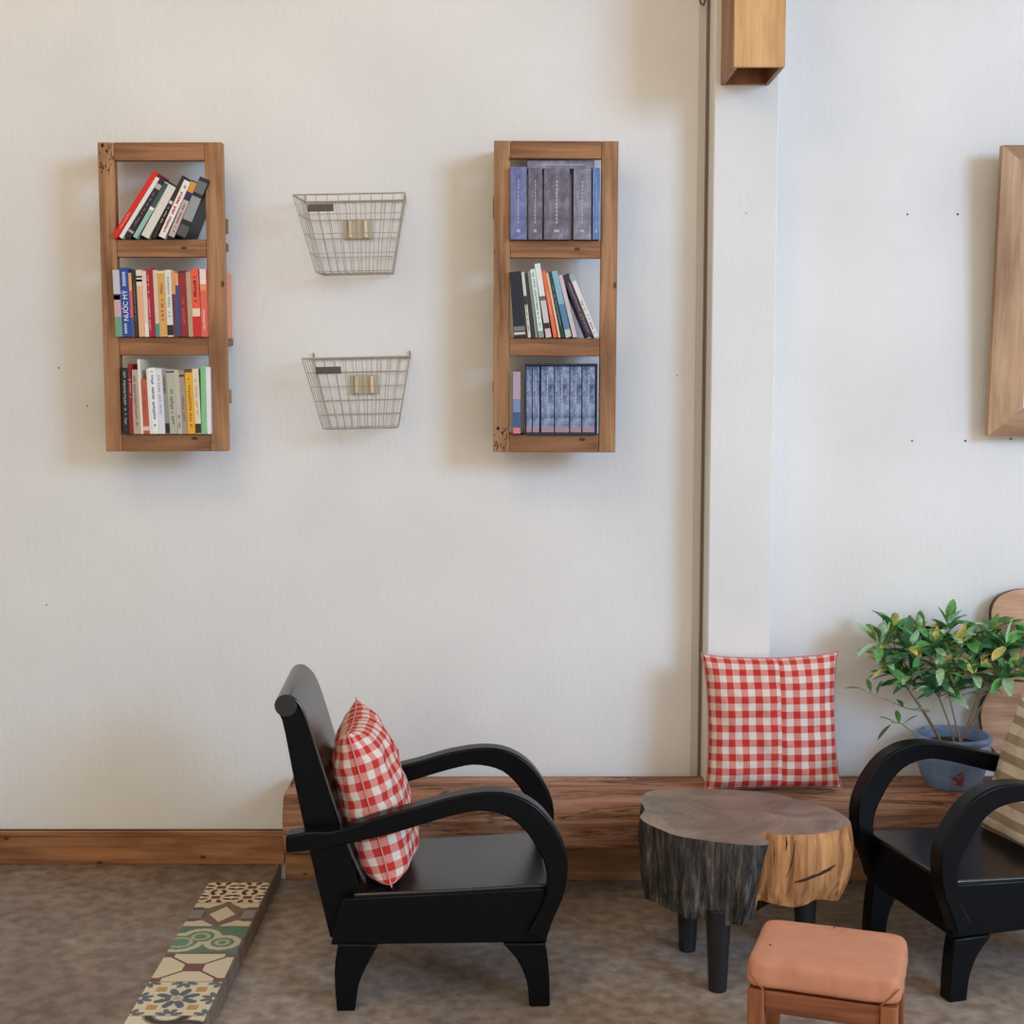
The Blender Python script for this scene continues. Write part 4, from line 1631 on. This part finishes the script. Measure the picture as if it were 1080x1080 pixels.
q = MB()
rn = random.Random(3)
for k in range(13):
    a0, z0_ = rn.uniform(-.34, -.02), rn.uniform(.022, .056)
    q.tube([onpot(a0, z0_), onpot(a0 + rn.uniform(.03, .13), z0_ + rn.uniform(-.012, .012)), onpot(a0 + rn.uniform(.05, .16), z0_ + rn.uniform(-.012, .012))], .0022, 6)
q.build('red_motif', plain('motif_red', (170, 62, 66), .4), pot_body, smooth=60)
q = MB()
for a0, z0_, a1, z1_ in ((-.42, .118, -.34, .112), (-.36, .122, -.36, .108), (-.3, .118, -.24, .106), (-.42, .108, -.3, .108)):
    q.tube([onpot(a0, z0_), onpot((a0 + a1) / 2, (z0_ + z1_) / 2), onpot(a1, z1_)], .0018, 6)
q.build('dark_motif', plain('motif_dark', (46, 54, 84), .4), pot_body, smooth=60)

stems, leaves = MB(), MB()
rn = random.Random(11)


def leaf(base, dirv, L_, w_, mat, droop=.25, twist=0.):
    d = dirv.normalized()
    side = d.cross(Vector((0, 0, 1)))
    if side.length < .1:
        side = Vector((1, 0, 0))
    side.normalize()
    side = Matrix.Rotation(twist, 3, d) @ side
    up = side.cross(d)
    vs, fs = [], []
    N = 6
    for k in range(N + 1):
        t = k / N
        wd = w_ * (math.sin(math.pi * min(1, t * .94 + .03)) ** .8) * (1 - .25 * (1 - t)) * .5
        c_ = base + d * (L_ * t) - Vector((0, 0, 1)) * (droop * L_ * t * t)
        vs += [c_ - side * wd + up * wd * .35, c_ - up * 0, c_ + side * wd + up * wd * .35]
    for k in range(N):
        o_ = k * 3
        fs += [(o_, o_ + 1, o_ + 4, o_ + 3), (o_ + 1, o_ + 2, o_ + 5, o_ + 4)]
    leaves.add(vs, fs, mat)


def P3(px, py, dy):
    p = at(px, py, 4.035 + dy)
    return Vector((p.x - pc.x, dy, p.z - ZB))


soil = [Vector((-.03, -.01, .12)), Vector((.01, -.02, .12)), Vector((.035, .0, .12)), Vector((-.01, .02, .12))]
CL = [(926, 668, -.03, 0), (940, 650, .0, 0), (934, 690, -.05, 0), (957, 672, -.04, 1), (968, 652, .02, 1), (965, 702, -.06, 0), (985, 668, -.04, 1), (992, 694, -.07, 1), (1000, 648, .03, 1),
      (1008, 672, -.02, 1), (1020, 696, -.06, 2), (1024, 662, .03, 1), (1040, 676, -.02, 2), (1046, 652, .02, 2), (1062, 668, -.05, 2), (1064, 702, -.06, 2), (1080, 690, -.03, 2), (980, 712, -.05, 1), (946, 700, .03, 0), (1030, 708, .02, 2), (1086, 664, .0, 2), (1010, 712, -.03, 1)]
forks = {0: P3(958, 728, -.02), 1: P3(990, 735, -.025), 2: P3(1030, 738, -.02)}
alt = {0: P3(950, 716, .0), 1: P3(1000, 728, .0), 2: P3(1046, 724, -.01)}
for so, dst in ((0, forks[0]), (0, alt[0]), (1, forks[1]), (1, alt[1]), (2, forks[2]), (2, alt[2])):
    b0 = soil[so] + Vector((rn.uniform(-.012, .012), rn.uniform(-.012, .012), 0))
    stems.tube(smooth_line([b0, b0.lerp(dst, .5) + Vector((rn.uniform(-.006, .006), 0, .004)), dst], 9), [.0036 - .0012 * k / 8 for k in range(9)], 7)
for ci, (px, py, dy, so) in enumerate(CL):
    tip = P3(px, py + 10, dy)
    b0 = (forks if ci % 2 else alt)[so]
    mid = b0.lerp(tip, .5) + Vector((rn.uniform(-.01, .01), rn.uniform(-.008, .008), .0))
    pts = smooth_line([b0, mid, tip], 7)
    stems.tube(pts, [.0022 - .001 * k / 6 for k in range(7)], 6)
    nl = rn.randint(19, 25)
    for k in range(nl):
        a = k * 2.4 + rn.uniform(-.3, .3)
        el = rn.uniform(-.25, 1.15)
        if k > nl - 4:
            el = rn.uniform(.9, 1.4)
        dv_ = Vector((math.cos(a) * math.cos(el), math.sin(a) * math.cos(el) * .85, math.sin(el)))
        t = rn.random()
        bs = tip - (tip - mid).normalized() * (.045 * t)
        r_ = rn.random()
        mt = 3 if r_ < .10 else (2 if r_ < .38 else (1 if r_ < .72 else 0))
        if ci in (9, 10, 7) and rn.random() < .3:
            mt = 3
        L_ = rn.uniform(.055, .098)
        if bs.y + dv_.y * L_ > .068:
            dv_.y = -abs(dv_.y)
        leaf(bs, dv_, L_, L_ * rn.uniform(.30, .44), mt, rn.uniform(.05, .4), rn.uniform(-.5, .5))
# the low side branches at the left
for pts, lv in (([(980, 750), (960, 748), (935, 738), (908, 727)], [((918, 730), (-.3, -.3, 1), 1), ((910, 727), (-1, 0, .2), 0), ((925, 733), (.2, -.2, 1), 0), ((960, 748), (.6, -.5, .2), 3), ((952, 746), (-.4, -.5, .6), 1)]),
                ([(990, 768), (965, 772), (950, 763), (940, 762)], [((944, 762), (-.9, -.2, .5), 0), ((948, 763), (-.2, -.3, .8), 1), ((940, 764), (-.6, -.2, -.5), 0), ((952, 764), (.7, -.3, .7), 1)])):
    p3 = [P3(x, y, -.02 - .015 * i) for i, (x, y) in enumerate(pts)]
    p3[0].z = max(p3[0].z, .135)
    stems.tube(smooth_line(p3, 14), .0018, 6)
    for (x, y), d, mt in lv:
        leaf(P3(x, y, -.055), Vector(d), .055, .02, mt, .15)
stems.build('stems', plain('stem_brown', (150, 134, 112), .7), pot, smooth=60)
LM = []
for nm, c in (('leaf_dark', (72, 122, 82)), ('leaf_green', (104, 168, 92)), ('leaf_light', (172, 204, 160)), ('leaf_yellow', (206, 194, 110))):
    mm = mottled(nm, [(.3, tuple(int(v * .8) for v in c)), (.55, c), (.75, tuple(min(255, int(v * 1.25)) for v in c))], 55, .38)
    LM.append(mm)
fo = leaves.build('leaves', LM, pot, smooth=70)
fo['kind'] = 'stuff'

# ------------------------------------------------------------------ light
w = bpy.data.worlds.new('sky')
SC.world = w
w.use_nodes = True
bg = w.node_tree.nodes['Background']
bg.inputs[0].default_value = (1.0, .93, .83, 1)
bg.inputs[1].default_value = 1.13


def area(name, loc, aim, size, color, energy):
    ld = bpy.data.lights.new(name, 'AREA')
    ld.shape = 'RECTANGLE'
    ld.size, ld.size_y = size
    ld.color = color
    ld.energy = energy
    lo = bpy.data.objects.new(name, ld)
    COL.objects.link(lo)
    lo.location = loc
    lo.rotation_euler = (Vector(aim) - Vector(loc)).to_track_quat('-Z', 'Y').to_euler()


area('assumed_daylight', (5.0, -1.5, 3.3), (.4, 4.1, 1.2), (2.0, 1.8), (.46, .76, 1.18), 205)  # unseen opening assumed from the shadows; only this area light stands for it
area('assumed_warm_fill', (-1.0, 2.0, 3.5), (-.9, 4.17, 2.0), (1.2, 1.2), (1.0, .76, .42), 20)  # no lamp is seen here; assumed fill light, added to warm the upper wall

# ------------------------------------------------------------------ camera
cd = bpy.data.cameras.new('camera')
cd.sensor_width = 36
cd.sensor_fit = 'HORIZONTAL'
cd.lens = F_PX / 1080 * 36
cam = bpy.data.objects.new('camera', cd)
COL.objects.link(cam)
cam.location = EYE
cam.rotation_euler = (math.pi / 2 - TH, 0, 0)
SC.camera = cam
vs = SC.view_settings
vs.view_transform = 'Standard'
vs.look = 'None'
vs.gamma = 1
vs.use_curve_mapping = False
vs.exposure = .1
